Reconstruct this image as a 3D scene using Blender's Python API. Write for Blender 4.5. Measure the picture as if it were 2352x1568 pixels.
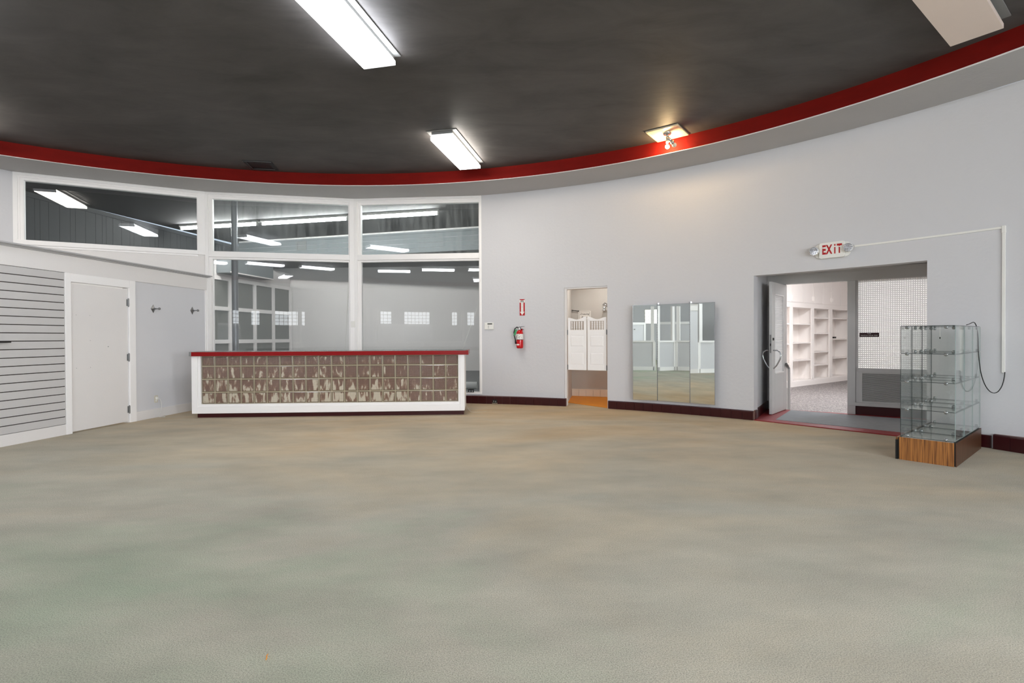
import bpy, bmesh, math, random
from mathutils import Vector, Matrix
random.seed(7)
for o in list(bpy.data.objects): bpy.data.objects.remove(o)
SC = bpy.context.scene
COL = SC.collection
PI = math.pi
rad = math.radians

# ------------------------------------------------------------------ camera, world, exposure
cam_d = bpy.data.cameras.new('camera'); cam = bpy.data.objects.new('camera', cam_d); COL.objects.link(cam)
cam_d.sensor_width = 36.0; cam_d.lens = 1196.77 * 36 / 2352; cam_d.clip_start = 0.05; cam_d.clip_end = 100
_p, _r = 0.00825, -0.00456
_fw = Vector((0, math.cos(_p), -math.sin(_p))); _up = Vector((0, math.sin(_p), math.cos(_p)))
_R = Vector((1, 0, 0)) * math.cos(_r) + _up * math.sin(_r); _U = -Vector((1, 0, 0)) * math.sin(_r) + _up * math.cos(_r)
M = Matrix.Identity(4)
for i in range(3): M[i][0] = _R[i]; M[i][1] = _U[i]; M[i][2] = -_fw[i]
M[2][3] = 1.27
cam.matrix_world = M
SC.camera = cam
w = bpy.data.worlds.new('world'); SC.world = w; w.use_nodes = True
w.node_tree.nodes['Background'].inputs[0].default_value = (0.75, 0.85, 1.0, 1)
w.node_tree.nodes['Background'].inputs[1].default_value = 0.6
SC.view_settings.view_transform = 'Standard'; SC.view_settings.look = 'None'
SC.view_settings.gamma = 1.0; SC.view_settings.use_curve_mapping = False
SC.view_settings.exposure = 0.8
SC.cycles.transparent_max_bounces = 48
SC.cycles.max_bounces = 10; SC.cycles.diffuse_bounces = 6; SC.cycles.sample_clamp_indirect = 6.0
LAMP = 16.0        # radiance of the lit fluorescent lenses
FILL = 15.0          # radiance of the unseen fill windows added at the right rear

# ------------------------------------------------------------------ room constants (metres, camera stands over the origin)
HS = 4.021         # soffit height
HC = 4.227         # ceiling height
WC = Vector((-3.189, 0.153)); WR = 10.307      # circle of the outer wall
BC = Vector((-2.579, 0.926)); BR = 8.498       # circle of the red fascia
P0 = Vector((-8.17, 8.56)); P12 = Vector((-5.74, 9.78)); P23 = Vector((-3.12, 10.34)); P3 = Vector((-0.583, 10.14))

# ------------------------------------------------------------------ materials
def lin(c):
    return tuple(((v / 12.92) if v <= 0.04045 else ((v + 0.055) / 1.055) ** 2.4) for v in [x / 255 for x in c])
MATS = {}
def newmat(name):
    m = bpy.data.materials.new(name); m.use_nodes = True
    n = m.node_tree.nodes; l = m.node_tree.links
    return m, n, l, n['Principled BSDF']
def sset(b, **k):
    for a, v in k.items(): b.inputs[a.replace('_', ' ')].default_value = v
def pmat(name, col, rough=0.6, metal=0.0, var=0.08, vscale=3.0, bump=0.0, bscale=60.0, spec=0.4, stretch=None, linear=False, coords='Object'):
    """plain paint / metal with slight procedural colour variation and relief"""
    m, n, l, b = newmat(name)
    c = col if linear else lin(col)
    b.inputs['Roughness'].default_value = rough; b.inputs['Metallic'].default_value = metal
    b.inputs['Specular IOR Level'].default_value = spec
    tc = n.new('ShaderNodeTexCoord'); mp = n.new('ShaderNodeMapping'); l.new(tc.outputs[coords], mp.inputs[0])
    if stretch: mp.inputs['Scale'].default_value = stretch
    no = n.new('ShaderNodeTexNoise'); no.inputs['Scale'].default_value = vscale; no.inputs['Detail'].default_value = 5
    l.new(mp.outputs[0], no.inputs[0])
    mx = n.new('ShaderNodeMix'); mx.data_type = 'RGBA'
    mx.inputs['A'].default_value = (*[v * (1 - var) for v in c], 1); mx.inputs['B'].default_value = (*[min(1, v * (1 + var)) for v in c], 1)
    l.new(no.outputs[0], mx.inputs['Factor']); l.new(mx.outputs['Result'], b.inputs['Base Color'])
    if bump:
        n2 = n.new('ShaderNodeTexNoise'); n2.inputs['Scale'].default_value = bscale; n2.inputs['Detail'].default_value = 6
        l.new(mp.outputs[0], n2.inputs[0])
        bp = n.new('ShaderNodeBump'); bp.inputs['Strength'].default_value = bump; bp.inputs['Distance'].default_value = 0.01
        l.new(n2.outputs[0], bp.inputs['Height']); l.new(bp.outputs[0], b.inputs['Normal'])
    MATS[name] = m
    return m
pmat('wall_paint', (207, 206, 208), 0.75, var=0.025, vscale=0.8, bump=0.25, bscale=22, coords='Generated' if False else 'Object')
pmat('soffit_paint', (178, 176, 176), 0.8, var=0.05, vscale=2, bump=0.3, bscale=25)
pmat('white_trim', (243, 240, 238), 0.45, var=0.015, bump=0.06, bscale=30)
pmat('partition_white', (226, 222, 219), 0.6, var=0.02, bump=0.08, bscale=60)
pmat('panel_grey', (212, 211, 213), 0.7, var=0.03, vscale=2, bump=0.1, bscale=90)
pmat('slat_grey', (196, 193, 191), 0.6, var=0.04, vscale=1.5)
pmat('groove_dark', (60, 52, 48), 0.8)
pmat('red_fascia', (108, 16, 10), 0.75, spec=0.12, var=0.22, vscale=4, bump=0.15, bscale=20, stretch=(1, 1, 3))
pmat('red_gloss', (140, 4, 8), 0.25, spec=0.3, var=0.03)
pmat('maroon_kick', (62, 8, 14), 0.35, var=0.1)
pmat('counter_top', (96, 98, 100), 0.25, var=0.08)
pmat('mortar', (186, 172, 146), 0.8, var=0.08)
pmat('tile_maroon', (56, 15, 18), 0.28, var=0.15, vscale=6, bump=0.1, bscale=8)
pmat('tile_grout', (120, 92, 84), 0.85)
pmat('tile_cream', (250, 242, 228), 0.3, var=0.04)
pmat('chrome', (205, 206, 208), 0.18, 1.0, var=0.02)
pmat('steel', (150, 150, 150), 0.35, 1.0, var=0.05)
pmat('alu_paint', (208, 206, 204), 0.45, var=0.04)
pmat('grey_pipe', (104, 106, 110), 0.3, 0.35, var=0.03)
pmat('dark_plastic', (22, 22, 22), 0.5)
pmat('white_plastic', (232, 230, 224), 0.4, var=0.02)
pmat('cream_plastic', (206, 198, 180), 0.5, var=0.03)
pmat('housing_grey', (120, 120, 118), 0.45, var=0.05)
pmat('orange_floor', (228, 140, 10), 0.5, var=0.12, vscale=8)
pmat('dress_wall', (200, 196, 190), 0.75, var=0.03, bump=0.1, bscale=40)
pmat('threshold_red', (140, 24, 28), 0.6, var=0.12, vscale=5)
pmat('mat_grey', (152, 155, 158), 0.9, var=0.12, vscale=9, bump=0.4, bscale=250)
pmat('back_ceiling', (44, 44, 45), 0.85, var=0.1, vscale=3)
pmat('plank_dark', (66, 68, 70), 0.7, var=0.08, stretch=(1, 1, 0.2))
pmat('back_wall', (226, 224, 222), 0.75, var=0.03, vscale=1)
pmat('back_floor', (98, 100, 102), 0.8, var=0.05)
pmat('plank_white', (118, 125, 128), 0.6, var=0.03)
pmat('screen_panel', (112, 114, 110), 0.75, var=0.06, vscale=4)
pmat('shelf_white', (238, 232, 228), 0.5, var=0.01)
pmat('ext_red', (196, 16, 22), 0.2, var=0.02)
pmat('green_tag', (64, 150, 96), 0.6)
pmat('black', (14, 14, 14), 0.5)
pmat('sign_white', (236, 232, 226), 0.5, var=0.01)
pmat('sign_red', (176, 14, 18), 0.5, var=0.03)
pmat('sign_maroon', (56, 10, 14), 0.4)
pmat('rubber', (30, 28, 26), 0.7)
pmat('dish_cream', (214, 200, 170), 0.4, var=0.04)
pmat('paper_roll', (206, 208, 204), 0.7, var=0.05)
pmat('recess_grey', (172, 169, 166), 0.7, var=0.04, bump=0.1, bscale=40)

# dark painted ceiling with roller streaks
def ceiling_mat():
    m, n, l, b = newmat('ceiling_dark')
    tc = n.new('ShaderNodeTexCoord'); mp = n.new('ShaderNodeMapping'); mp.inputs['Scale'].default_value = (0.7, 1.5, 1); mp.inputs['Rotation'].default_value = (0, 0, 0.15)
    l.new(tc.outputs['Object'], mp.inputs[0])
    no = n.new('ShaderNodeTexNoise'); no.inputs['Scale'].default_value = 1.6; no.inputs['Detail'].default_value = 8; no.inputs['Roughness'].default_value = 0.65; no.inputs['Distortion'].default_value = 0.5
    l.new(mp.outputs[0], no.inputs[0])
    cr = n.new('ShaderNodeValToRGB'); cr.color_ramp.elements[0].position = 0.3; cr.color_ramp.elements[1].position = 0.72
    cr.color_ramp.elements[0].color = (*lin((66, 63, 61)), 1); cr.color_ramp.elements[1].color = (*lin((88, 84, 82)), 1)
    l.new(no.outputs[0], cr.inputs[0]); l.new(cr.outputs[0], b.inputs['Base Color'])
    b.inputs['Roughness'].default_value = 0.6; b.inputs['Specular IOR Level'].default_value = 0.35
    bp = n.new('ShaderNodeBump'); bp.inputs['Strength'].default_value = 0.25; bp.inputs['Distance'].default_value = 0.02
    l.new(no.outputs[0], bp.inputs['Height']); l.new(bp.outputs[0], b.inputs['Normal'])
    MATS['ceiling_dark'] = m
ceiling_mat()

def carpet_mat():
    m, n, l, b = newmat('carpet')
    geo = n.new('ShaderNodeNewGeometry')
    mp = n.new('ShaderNodeMapping'); l.new(geo.outputs['Position'], mp.inputs[0]); mp.inputs['Scale'].default_value = (0.45, 0.8, 1); mp.inputs['Rotation'].default_value = (0, 0, 0.25)
    n1 = n.new('ShaderNodeTexNoise'); n1.inputs['Scale'].default_value = 0.75; n1.inputs['Detail'].default_value = 9; n1.inputs['Roughness'].default_value = 0.6; n1.inputs['Distortion'].default_value = 0.6
    l.new(mp.outputs[0], n1.inputs[0])
    # tan far off, greener at near left: mixed lamp tints painted in, with wear
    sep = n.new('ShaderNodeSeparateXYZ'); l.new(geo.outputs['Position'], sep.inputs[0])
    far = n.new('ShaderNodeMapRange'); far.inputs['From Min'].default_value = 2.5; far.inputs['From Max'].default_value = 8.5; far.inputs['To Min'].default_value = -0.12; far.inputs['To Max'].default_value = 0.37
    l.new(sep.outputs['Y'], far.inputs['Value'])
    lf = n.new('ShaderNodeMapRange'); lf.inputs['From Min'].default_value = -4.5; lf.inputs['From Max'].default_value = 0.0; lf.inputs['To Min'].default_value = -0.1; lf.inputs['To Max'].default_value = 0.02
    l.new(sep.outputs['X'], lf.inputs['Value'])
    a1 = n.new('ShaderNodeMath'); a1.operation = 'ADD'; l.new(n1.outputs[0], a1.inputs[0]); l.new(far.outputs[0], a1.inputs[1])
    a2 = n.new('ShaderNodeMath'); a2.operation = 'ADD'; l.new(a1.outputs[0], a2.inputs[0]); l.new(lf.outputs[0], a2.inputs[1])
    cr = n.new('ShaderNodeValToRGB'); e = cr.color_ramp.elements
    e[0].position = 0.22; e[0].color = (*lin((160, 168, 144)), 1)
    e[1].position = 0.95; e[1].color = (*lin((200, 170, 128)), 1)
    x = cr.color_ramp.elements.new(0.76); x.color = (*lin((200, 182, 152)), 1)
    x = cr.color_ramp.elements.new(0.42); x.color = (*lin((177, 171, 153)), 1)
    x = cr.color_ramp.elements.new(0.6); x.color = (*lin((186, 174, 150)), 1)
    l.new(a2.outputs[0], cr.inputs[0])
    # streaks of dirt
    mp2 = n.new('ShaderNodeMapping'); l.new(geo.outputs['Position'], mp2.inputs[0]); mp2.inputs['Scale'].default_value = (0.9, 1.7, 1); mp2.inputs['Rotation'].default_value = (0, 0, -0.2)
    n2 = n.new('ShaderNodeTexNoise'); n2.inputs['Scale'].default_value = 1.3; n2.inputs['Detail'].default_value = 7; n2.inputs['Roughness'].default_value = 0.6
    l.new(mp2.outputs[0], n2.inputs[0])
    r2 = n.new('ShaderNodeMapRange'); r2.inputs['From Min'].default_value = 0.3; r2.inputs['From Max'].default_value = 0.65; r2.inputs['To Min'].default_value = 0.8; r2.inputs['To Max'].default_value = 1.04
    l.new(n2.outputs[0], r2.inputs['Value'])
    # pile speckle
    v = n.new('ShaderNodeTexNoise'); v.inputs['Scale'].default_value = 185; v.inputs['Detail'].default_value = 3; v.inputs['Roughness'].default_value = 0.7
    l.new(geo.outputs['Position'], v.inputs[0])
    r3 = n.new('ShaderNodeMapRange'); r3.inputs['From Min'].default_value = 0.32; r3.inputs['From Max'].default_value = 0.6; r3.inputs['To Min'].default_value = 0.55; r3.inputs['To Max'].default_value = 1.24
    l.new(v.outputs[0], r3.inputs['Value'])
    mu = n.new('ShaderNodeMath'); mu.operation = 'MULTIPLY'; l.new(r2.outputs[0], mu.inputs[0]); l.new(r3.outputs[0], mu.inputs[1])
    vm = n.new('ShaderNodeVectorMath'); vm.operation = 'SCALE'; l.new(cr.outputs[0], vm.inputs[0]); l.new(mu.outputs[0], vm.inputs['Scale'])
    l.new(vm.outputs[0], b.inputs['Base Color'])
    b.inputs['Roughness'].default_value = 0.95; b.inputs['Specular IOR Level'].default_value = 0.1
    b.inputs['Sheen Weight'].default_value = 0.15
    bp = n.new('ShaderNodeBump'); bp.inputs['Strength'].default_value = 0.6; bp.inputs['Distance'].default_value = 0.012
    l.new(v.outputs[0], bp.inputs['Height']); l.new(bp.outputs[0], b.inputs['Normal'])
    MATS['carpet'] = m
carpet_mat()

def terrazzo_mat():
    m, n, l, b = newmat('terrazzo')
    geo = n.new('ShaderNodeNewGeometry'); v = n.new('ShaderNodeTexVoronoi'); v.inputs['Scale'].default_value = 55
    l.new(geo.outputs['Position'], v.inputs[0])
    hs = n.new('ShaderNodeSeparateColor'); l.new(v.outputs['Color'], hs.inputs[0])
    cr = n.new('ShaderNodeValToRGB'); cr.color_ramp.elements[0].color = (*lin((88, 84, 84)), 1); cr.color_ramp.elements[1].color = (*lin((170, 162, 160)), 1)
    cr.color_ramp.elements[0].position = 0.35
    l.new(hs.outputs[0], cr.inputs[0]); l.new(cr.outputs[0], b.inputs['Base Color']); b.inputs['Roughness'].default_value = 0.5
    MATS['terrazzo'] = m
terrazzo_mat()

def wood_mat(name='wood_veneer', c0=(104, 62, 28), c1=(176, 116, 58)):
    m, n, l, b = newmat(name)
    tc = n.new('ShaderNodeTexCoord'); mp = n.new('ShaderNodeMapping'); l.new(tc.outputs['Object'], mp.inputs[0]); mp.inputs['Scale'].default_value = (42, 42, 1.2)
    no = n.new('ShaderNodeTexNoise'); no.inputs['Scale'].default_value = 2.2; no.inputs['Detail'].default_value = 8; no.inputs['Distortion'].default_value = 0.6; l.new(mp.outputs[0], no.inputs[0])
    cr = n.new('ShaderNodeValToRGB'); cr.color_ramp.elements[0].position = 0.35; cr.color_ramp.elements[1].position = 0.65
    cr.color_ramp.elements[0].color = (*lin(c0), 1); cr.color_ramp.elements[1].color = (*lin(c1), 1)
    l.new(no.outputs[0], cr.inputs[0]); l.new(cr.outputs[0], b.inputs['Base Color']); b.inputs['Roughness'].default_value = 0.4
    MATS[name] = m
wood_mat(); wood_mat('wood_dark', (58, 32, 18), (96, 60, 36))

def block_glass_mat():
    """pressed glass block: ribs one way in front, the other way behind, over the brown and cream things stored inside the counter"""
    m, n, l, b = newmat('block_glass')
    tc = n.new('ShaderNodeTexCoord'); oi = n.new('ShaderNodeObjectInfo')
    ad = n.new('ShaderNodeVectorMath'); ad.operation = 'ADD'
    geo = n.new('ShaderNodeNewGeometry')
    mp = n.new('ShaderNodeMapping'); mp.inputs['Scale'].default_value = (16, 1, 5); mp.inputs['Location'].default_value = (3.1, 0, 1.7); l.new(geo.outputs['Position'], mp.inputs[0])
    rv = n.new('ShaderNodeMath'); rv.operation = 'MULTIPLY'; rv.inputs[1].default_value = 9; l.new(oi.outputs['Random'], rv.inputs[0])
    l.new(mp.outputs[0], ad.inputs[0]); l.new(rv.outputs[0], ad.inputs[1])
    no = n.new('ShaderNodeTexNoise'); no.inputs['Scale'].default_value = 1.0; no.inputs['Detail'].default_value = 4; no.inputs['Distortion'].default_value = 0.4; l.new(ad.outputs[0], no.inputs[0])
    sp = n.new('ShaderNodeSeparateXYZ'); l.new(geo.outputs['Position'], sp.inputs[0])
    zr = n.new('ShaderNodeMapRange'); zr.inputs['From Min'].default_value = 0.2; zr.inputs['From Max'].default_value = 0.95; zr.inputs['To Min'].default_value = 0.1; zr.inputs['To Max'].default_value = -0.1; l.new(sp.outputs['Z'], zr.inputs['Value'])
    s1 = n.new('ShaderNodeMath'); s1.operation = 'ADD'; l.new(no.outputs[0], s1.inputs[0]); l.new(zr.outputs[0], s1.inputs[1])
    xr = n.new('ShaderNodeMapRange'); xr.inputs['From Min'].default_value = -2.1; xr.inputs['From Max'].default_value = -1.3; xr.inputs['To Min'].default_value = 0.0; xr.inputs['To Max'].default_value = -0.1; l.new(sp.outputs['X'], xr.inputs['Value'])
    s2 = n.new('ShaderNodeMath'); s2.operation = 'ADD'; l.new(s1.outputs[0], s2.inputs[0]); l.new(xr.outputs[0], s2.inputs[1])
    cr = n.new('ShaderNodeValToRGB'); e = cr.color_ramp.elements
    e[0].position = 0.46; e[0].color = (*lin((128, 98, 84)), 1); e[1].position = 0.6; e[1].color = (*lin((216, 204, 182)), 1)
    x = cr.color_ramp.elements.new(0.53); x.color = (*lin((150, 120, 100)), 1)
    l.new(s2.outputs[0], cr.inputs[0])
    # ribs (20 per block) in object space
    so = n.new('ShaderNodeSeparateXYZ'); l.new(tc.outputs['Object'], so.inputs[0])
    ws = []
    for ax in ('X', 'Z'):
        mm = n.new('ShaderNodeMath'); mm.operation = 'MULTIPLY'; mm.inputs[1].default_value = 2 * PI / 0.0145; l.new(so.outputs[ax], mm.inputs[0])
        sn = n.new('ShaderNodeMath'); sn.operation = 'SINE'; l.new(mm.outputs[0], sn.inputs[0]); ws.append(sn)
    mxn = n.new('ShaderNodeMath'); mxn.operation = 'MAXIMUM'; l.new(ws[0].outputs[0], mxn.inputs[0]); l.new(ws[1].outputs[0], mxn.inputs[1])
    ml = n.new('ShaderNodeMapRange'); ml.inputs['From Min'].default_value = 0.2; ml.inputs['From Max'].default_value = 1.0; ml.inputs['To Min'].default_value = 1.0; ml.inputs['To Max'].default_value = 0.6; l.new(mxn.outputs[0], ml.inputs['Value'])
    vm = n.new('ShaderNodeVectorMath'); vm.operation = 'SCALE'; l.new(cr.outputs[0], vm.inputs[0]); l.new(ml.outputs[0], vm.inputs['Scale'])
    l.new(vm.outputs[0], b.inputs['Base Color'])
    bp = n.new('ShaderNodeBump'); bp.inputs['Strength'].default_value = 0.5; bp.inputs['Distance'].default_value = 0.004
    l.new(mxn.outputs[0], bp.inputs['Height']); l.new(bp.outputs[0], b.inputs['Normal'])
    b.inputs['Roughness'].default_value = 0.2; b.inputs['Specular IOR Level'].default_value = 0.6; b.inputs['Coat Weight'].default_value = 0.3
    MATS['block_glass'] = m
block_glass_mat()

def glass_mat(name, tint, refl, haze=0.0, ior=1.5, hazecol=(0.6, 0.62, 0.62), streak=False):
    m, n, l, b = newmat(name); n.remove(b)
    out = n['Material Output']
    tr = n.new('ShaderNodeBsdfTransparent'); tr.inputs[0].default_value = (*tint, 1)
    gl = n.new('ShaderNodeBsdfGlossy'); gl.inputs['Roughness'].default_value = 0.01; gl.inputs[0].default_value = (1, 1, 1, 1)
    fr = n.new('ShaderNodeFresnel'); fr.inputs[0].default_value = ior
    mu = n.new('ShaderNodeMath'); mu.operation = 'MULTIPLY'; mu.inputs[1].default_value = refl; l.new(fr.outputs[0], mu.inputs[0])
    mx = n.new('ShaderNodeMixShader'); l.new(mu.outputs[0], mx.inputs[0]); l.new(tr.outputs[0], mx.inputs[1]); l.new(gl.outputs[0], mx.inputs[2])
    last = mx
    if haze:
        df = n.new('ShaderNodeBsdfDiffuse'); df.inputs[0].default_value = (*hazecol, 1)
        m2 = n.new('ShaderNodeMixShader'); m2.inputs[0].default_value = haze
        if streak:
            tc = n.new('ShaderNodeTexCoord'); mp = n.new('ShaderNodeMapping'); mp.inputs['Scale'].default_value = (9, 1, 0.8); l.new(tc.outputs['Object'], mp.inputs[0])
            no = n.new('ShaderNodeTexNoise'); no.inputs['Scale'].default_value = 1.3; no.inputs['Detail'].default_value = 6; l.new(mp.outputs[0], no.inputs[0])
            r = n.new('ShaderNodeMapRange'); r.inputs['From Min'].default_value = 0.35; r.inputs['From Max'].default_value = 0.7; r.inputs['To Min'].default_value = haze * 0.4; r.inputs['To Max'].default_value = haze * 1.8
            l.new(no.outputs[0], r.inputs['Value']); l.new(r.outputs[0], m2.inputs[0])
        l.new(mx.outputs[0], m2.inputs[1]); l.new(df.outputs[0], m2.inputs[2]); last = m2
    l.new(last.outputs[0], out.inputs[0])
    MATS[name] = m
glass_mat('window_glass', (0.965, 0.97, 0.968), 1.15, haze=0.06)
glass_mat('clear_glass', (0.95, 0.97, 0.97), 1.15, haze=0.015)
glass_mat('dusty_veil_glass', (0.93, 0.96, 0.96), 1.15, haze=0.09, streak=True)  # dust film on the window panes; its veil also paints in reflected bright walls
glass_mat('display_glass', (0.975, 0.99, 0.983), 0.55, haze=0.012)
pmat('glass_edge', (44, 54, 52), 0.15, var=0.05)
pmat('glass_edge_pale', (150, 165, 162), 0.15, var=0.05)
glass_mat('clip_clear', (0.72, 0.76, 0.76), 4.0, haze=0.22, hazecol=(0.5, 0.52, 0.52))

def emat(name, col, strength, base=(0.8, 0.8, 0.8)):
    m, n, l, b = newmat(name)
    b.inputs['Base Color'].default_value = (*base, 1); b.inputs['Emission Color'].default_value = (*col, 1); b.inputs['Emission Strength'].default_value = strength
    MATS[name] = m
emat('lens_cool', (0.93, 0.975, 1.06), LAMP); emat('lens_warm', (1.0, 0.94, 0.86), LAMP); emat('lens_end', (0.95, 0.97, 1.0), 0.5)
emat('tube_lit', (1.0, 0.985, 0.965), 95.0); emat('bulb_lit', (1.0, 0.7, 0.36), 430.0)
emat('fill_pane', (0.88, 0.94, 1.0), FILL); emat('shaded_pane', (0.9, 0.95, 1.0), 3.0); emat('room_fill', (0.94, 0.97, 1.0), 22.0); emat('dress_fill', (1.0, 0.95, 0.9), 30.0)
pmat('lens_off', (226, 208, 196), 0.4, var=0.03)
pmat('clear_bulb', (236, 224, 200), 0.1, var=0.02)
def mirror_mat():
    m, n, l, b = newmat('mirror_silver'); b.inputs['Metallic'].default_value = 1; b.inputs['Roughness'].default_value = 0.005; b.inputs['Base Color'].default_value = (0.83, 0.87, 0.84, 1)
    MATS['mirror_silver'] = m
mirror_mat()
def ridged_mat(name='ridged_glass', k=1.0):
    m, n, l, b = newmat(name)
    b.inputs['Base Color'].default_value = (0.92 * k, 0.91 * k, 0.88 * k, 1); b.inputs['Roughness'].default_value = 0.25; b.inputs['Specular IOR Level'].default_value = 0.6
    out = n['Material Output']; t = n.new('ShaderNodeBsdfTranslucent'); t.inputs[0].default_value = (0.95 * k, 0.94 * k, 0.92 * k, 1)
    mx = n.new('ShaderNodeMixShader'); mx.inputs[0].default_value = 0.85; l.new(b.outputs[0], mx.inputs[1]); l.new(t.outputs[0], mx.inputs[2]); l.new(mx.outputs[0], out.inputs[0])
    MATS[name] = m
ridged_mat(); ridged_mat('ridged_flank', 0.74)

# ------------------------------------------------------------------ mesh helpers
class MB:
    def __init__(s): s.v = []; s.f = []; s.mi = []
    def add(s, vs, fs, mi=0):
        o = len(s.v); s.v += [tuple(p) for p in vs]; s.f += [tuple(i + o for i in f) for f in fs]; s.mi += [mi] * len(fs) if isinstance(mi, int) else list(mi); return s
    def box(s, x0, x1, y0, y1, z0, z1, mi=0):
        vs = [(x0, y0, z0), (x1, y0, z0), (x1, y1, z0), (x0, y1, z0), (x0, y0, z1), (x1, y0, z1), (x1, y1, z1), (x0, y1, z1)]
        return s.add(vs, [(0, 3, 2, 1), (4, 5, 6, 7), (0, 1, 5, 4), (1, 2, 6, 5), (2, 3, 7, 6), (3, 0, 4, 7)], mi)
    def quad(s, a, b, c, d, mi=0): return s.add([a, b, c, d], [(0, 1, 2, 3)], mi)
    def prism(s, poly, z0, z1, mi=0):
        """extrude an xy polygon (counter-clockwise) in z"""
        n = len(poly); vs = [(p[0], p[1], z0) for p in poly] + [(p[0], p[1], z1) for p in poly]
        fs = [tuple(range(n - 1, -1, -1)), tuple(range(n, 2 * n))] + [(i, (i + 1) % n, n + (i + 1) % n, n + i) for i in range(n)]
        return s.add(vs, fs, mi)
    def plate(s, poly, y0, y1, mi=0):
        """extrude an xz polygon (as seen from -y, counter-clockwise) along y"""
        n = len(poly); vs = [(p[0], y0, p[1]) for p in poly] + [(p[0], y1, p[1]) for p in poly]
        fs = [tuple(range(n)), tuple(range(2 * n - 1, n - 1, -1))] + [((i + 1) % n, i, n + i, n + (i + 1) % n) for i in range(n)]
        return s.add(vs, fs, mi)
    def cyl(s, a, b, r, n=12, r2=None, mi=0, caps=True):
        a = Vector(a); b = Vector(b); d = (b - a).normalized(); u = d.orthogonal().normalized(); w_ = d.cross(u); r2 = r if r2 is None else r2
        vs = [a + (u * math.cos(2 * PI * i / n) + w_ * math.sin(2 * PI * i / n)) * r for i in range(n)] + [b + (u * math.cos(2 * PI * i / n) + w_ * math.sin(2 * PI * i / n)) * r2 for i in range(n)]
        fs = [(i, (i + 1) % n, n + (i + 1) % n, n + i) for i in range(n)]
        if caps: fs += [tuple(range(n - 1, -1, -1)), tuple(range(n, 2 * n))]
        return s.add(vs, fs, mi)
    def lathe(s, prof, n=20, c=(0, 0), mi=0, axis='z'):
        vs = []; m_ = len(prof)
        for i in range(n):
            a = 2 * PI * i / n
            for r, z in prof:
                vs.append((c[0] + r * math.cos(a), c[1] + r * math.sin(a), z) if axis == 'z' else (c[0] + r * math.cos(a), z, c[1] + r * math.sin(a)))
        fs = []
        for i in range(n):
            j = (i + 1) % n
            for k in range(m_ - 1):
                f = (i * m_ + k, j * m_ + k, j * m_ + k + 1, i * m_ + k + 1)
                fs.append(f if axis == 'z' else f[::-1])
        return s.add(vs, fs, mi)
    def tube(s, pts, r, n=8, mi=0):
        pts = [Vector(p) for p in pts]; rings = []
        t0 = (pts[1] - pts[0]).normalized(); u = t0.orthogonal().normalized()
        vs = []
        for i, p in enumerate(pts):
            t = (pts[min(i + 1, len(pts) - 1)] - pts[max(i - 1, 0)]).normalized()
            u = (u - t * u.dot(t)).normalized(); w_ = t.cross(u)
            vs += [p + (u * math.cos(2 * PI * k / n) + w_ * math.sin(2 * PI * k / n)) * r for k in range(n)]
        fs = [(i * n + k, i * n + (k + 1) % n, (i + 1) * n + (k + 1) % n, (i + 1) * n + k) for i in range(len(pts) - 1) for k in range(n)]
        fs += [tuple(range(n - 1, -1, -1)), tuple((len(pts) - 1) * n + k for k in range(n))]
        return s.add(vs, fs, mi)
    def sphere(s, c, r, n=12, m_=8, mi=0, sc=(1, 1, 1)):
        prof = [(max(1e-4, r * math.sin(PI * k / m_)), -r * math.cos(PI * k / m_)) for k in range(m_ + 1)]
        o = len(s.v); s.lathe(prof, n, (0, 0), mi)
        for i in range(o, len(s.v)):
            x, y, z = s.v[i]; s.v[i] = (c[0] + x * sc[0], c[1] + y * sc[1], c[2] + z * sc[2])
        return s
    def mesh(s, name, mats, smooth=False):
        me = bpy.data.meshes.new(name); me.from_pydata(s.v, [], s.f)
        for m_ in (mats if isinstance(mats, (list, tuple)) else [mats]): me.materials.append(MATS[m_])
        for p, mi in zip(me.polygons, s.mi): p.material_index = mi; p.use_smooth = smooth
        me.validate(); me.update()
        return me
    def obj(s, name, mats, parent=None, smooth=False, bevel=0.0, auto=False):
        o = bpy.data.objects.new(name, s.mesh(name, mats, smooth)); COL.objects.link(o)
        if parent: o.parent = parent
        if bevel:
            b = o.modifiers.new('bevel', 'BEVEL'); b.width = bevel; b.segments = 2; b.limit_method = 'ANGLE'; b.angle_limit = rad(40)
        if auto: o.data.set_sharp_from_angle(angle=rad(35)) if hasattr(o.data, 'set_sharp_from_angle') else None
        return o
def tag(o, label=None, cat=None, group=None, kind=None):
    if label: o['label'] = label
    if cat: o['category'] = cat
    if group: o['group'] = group
    if kind: o['kind'] = kind
    return o
def empty(name, loc=(0, 0, 0), rz=0.0, label=None, cat=None, group=None, kind=None, rot=None):
    o = bpy.data.objects.new(name, None); COL.objects.link(o); o.location = loc; o.rotation_euler = rot if rot else (0, 0, rz); o.empty_display_size = 0.1
    return tag(o, label, cat, group, kind)
def inst(me, name, parent, loc, rz=0.0, rot=None):
    o = bpy.data.objects.new(name, me); COL.objects.link(o); o.parent = parent; o.location = loc; o.rotation_euler = rot if rot else (0, 0, rz); return o
def struct(name, mb, mats, **k): return tag(mb.obj(name, mats, **k), kind='structure')
def wc(th, r=WR):
    a = rad(th); return Vector((WC.x + r * math.cos(a), WC.y + r * math.sin(a)))
def onwall(name, th, z, label, cat, off=0.0, kind=None):
    p = wc(th, WR - off); return empty(name, (p.x, p.y, z), rad(th - 90), label, cat, kind=kind)
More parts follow.
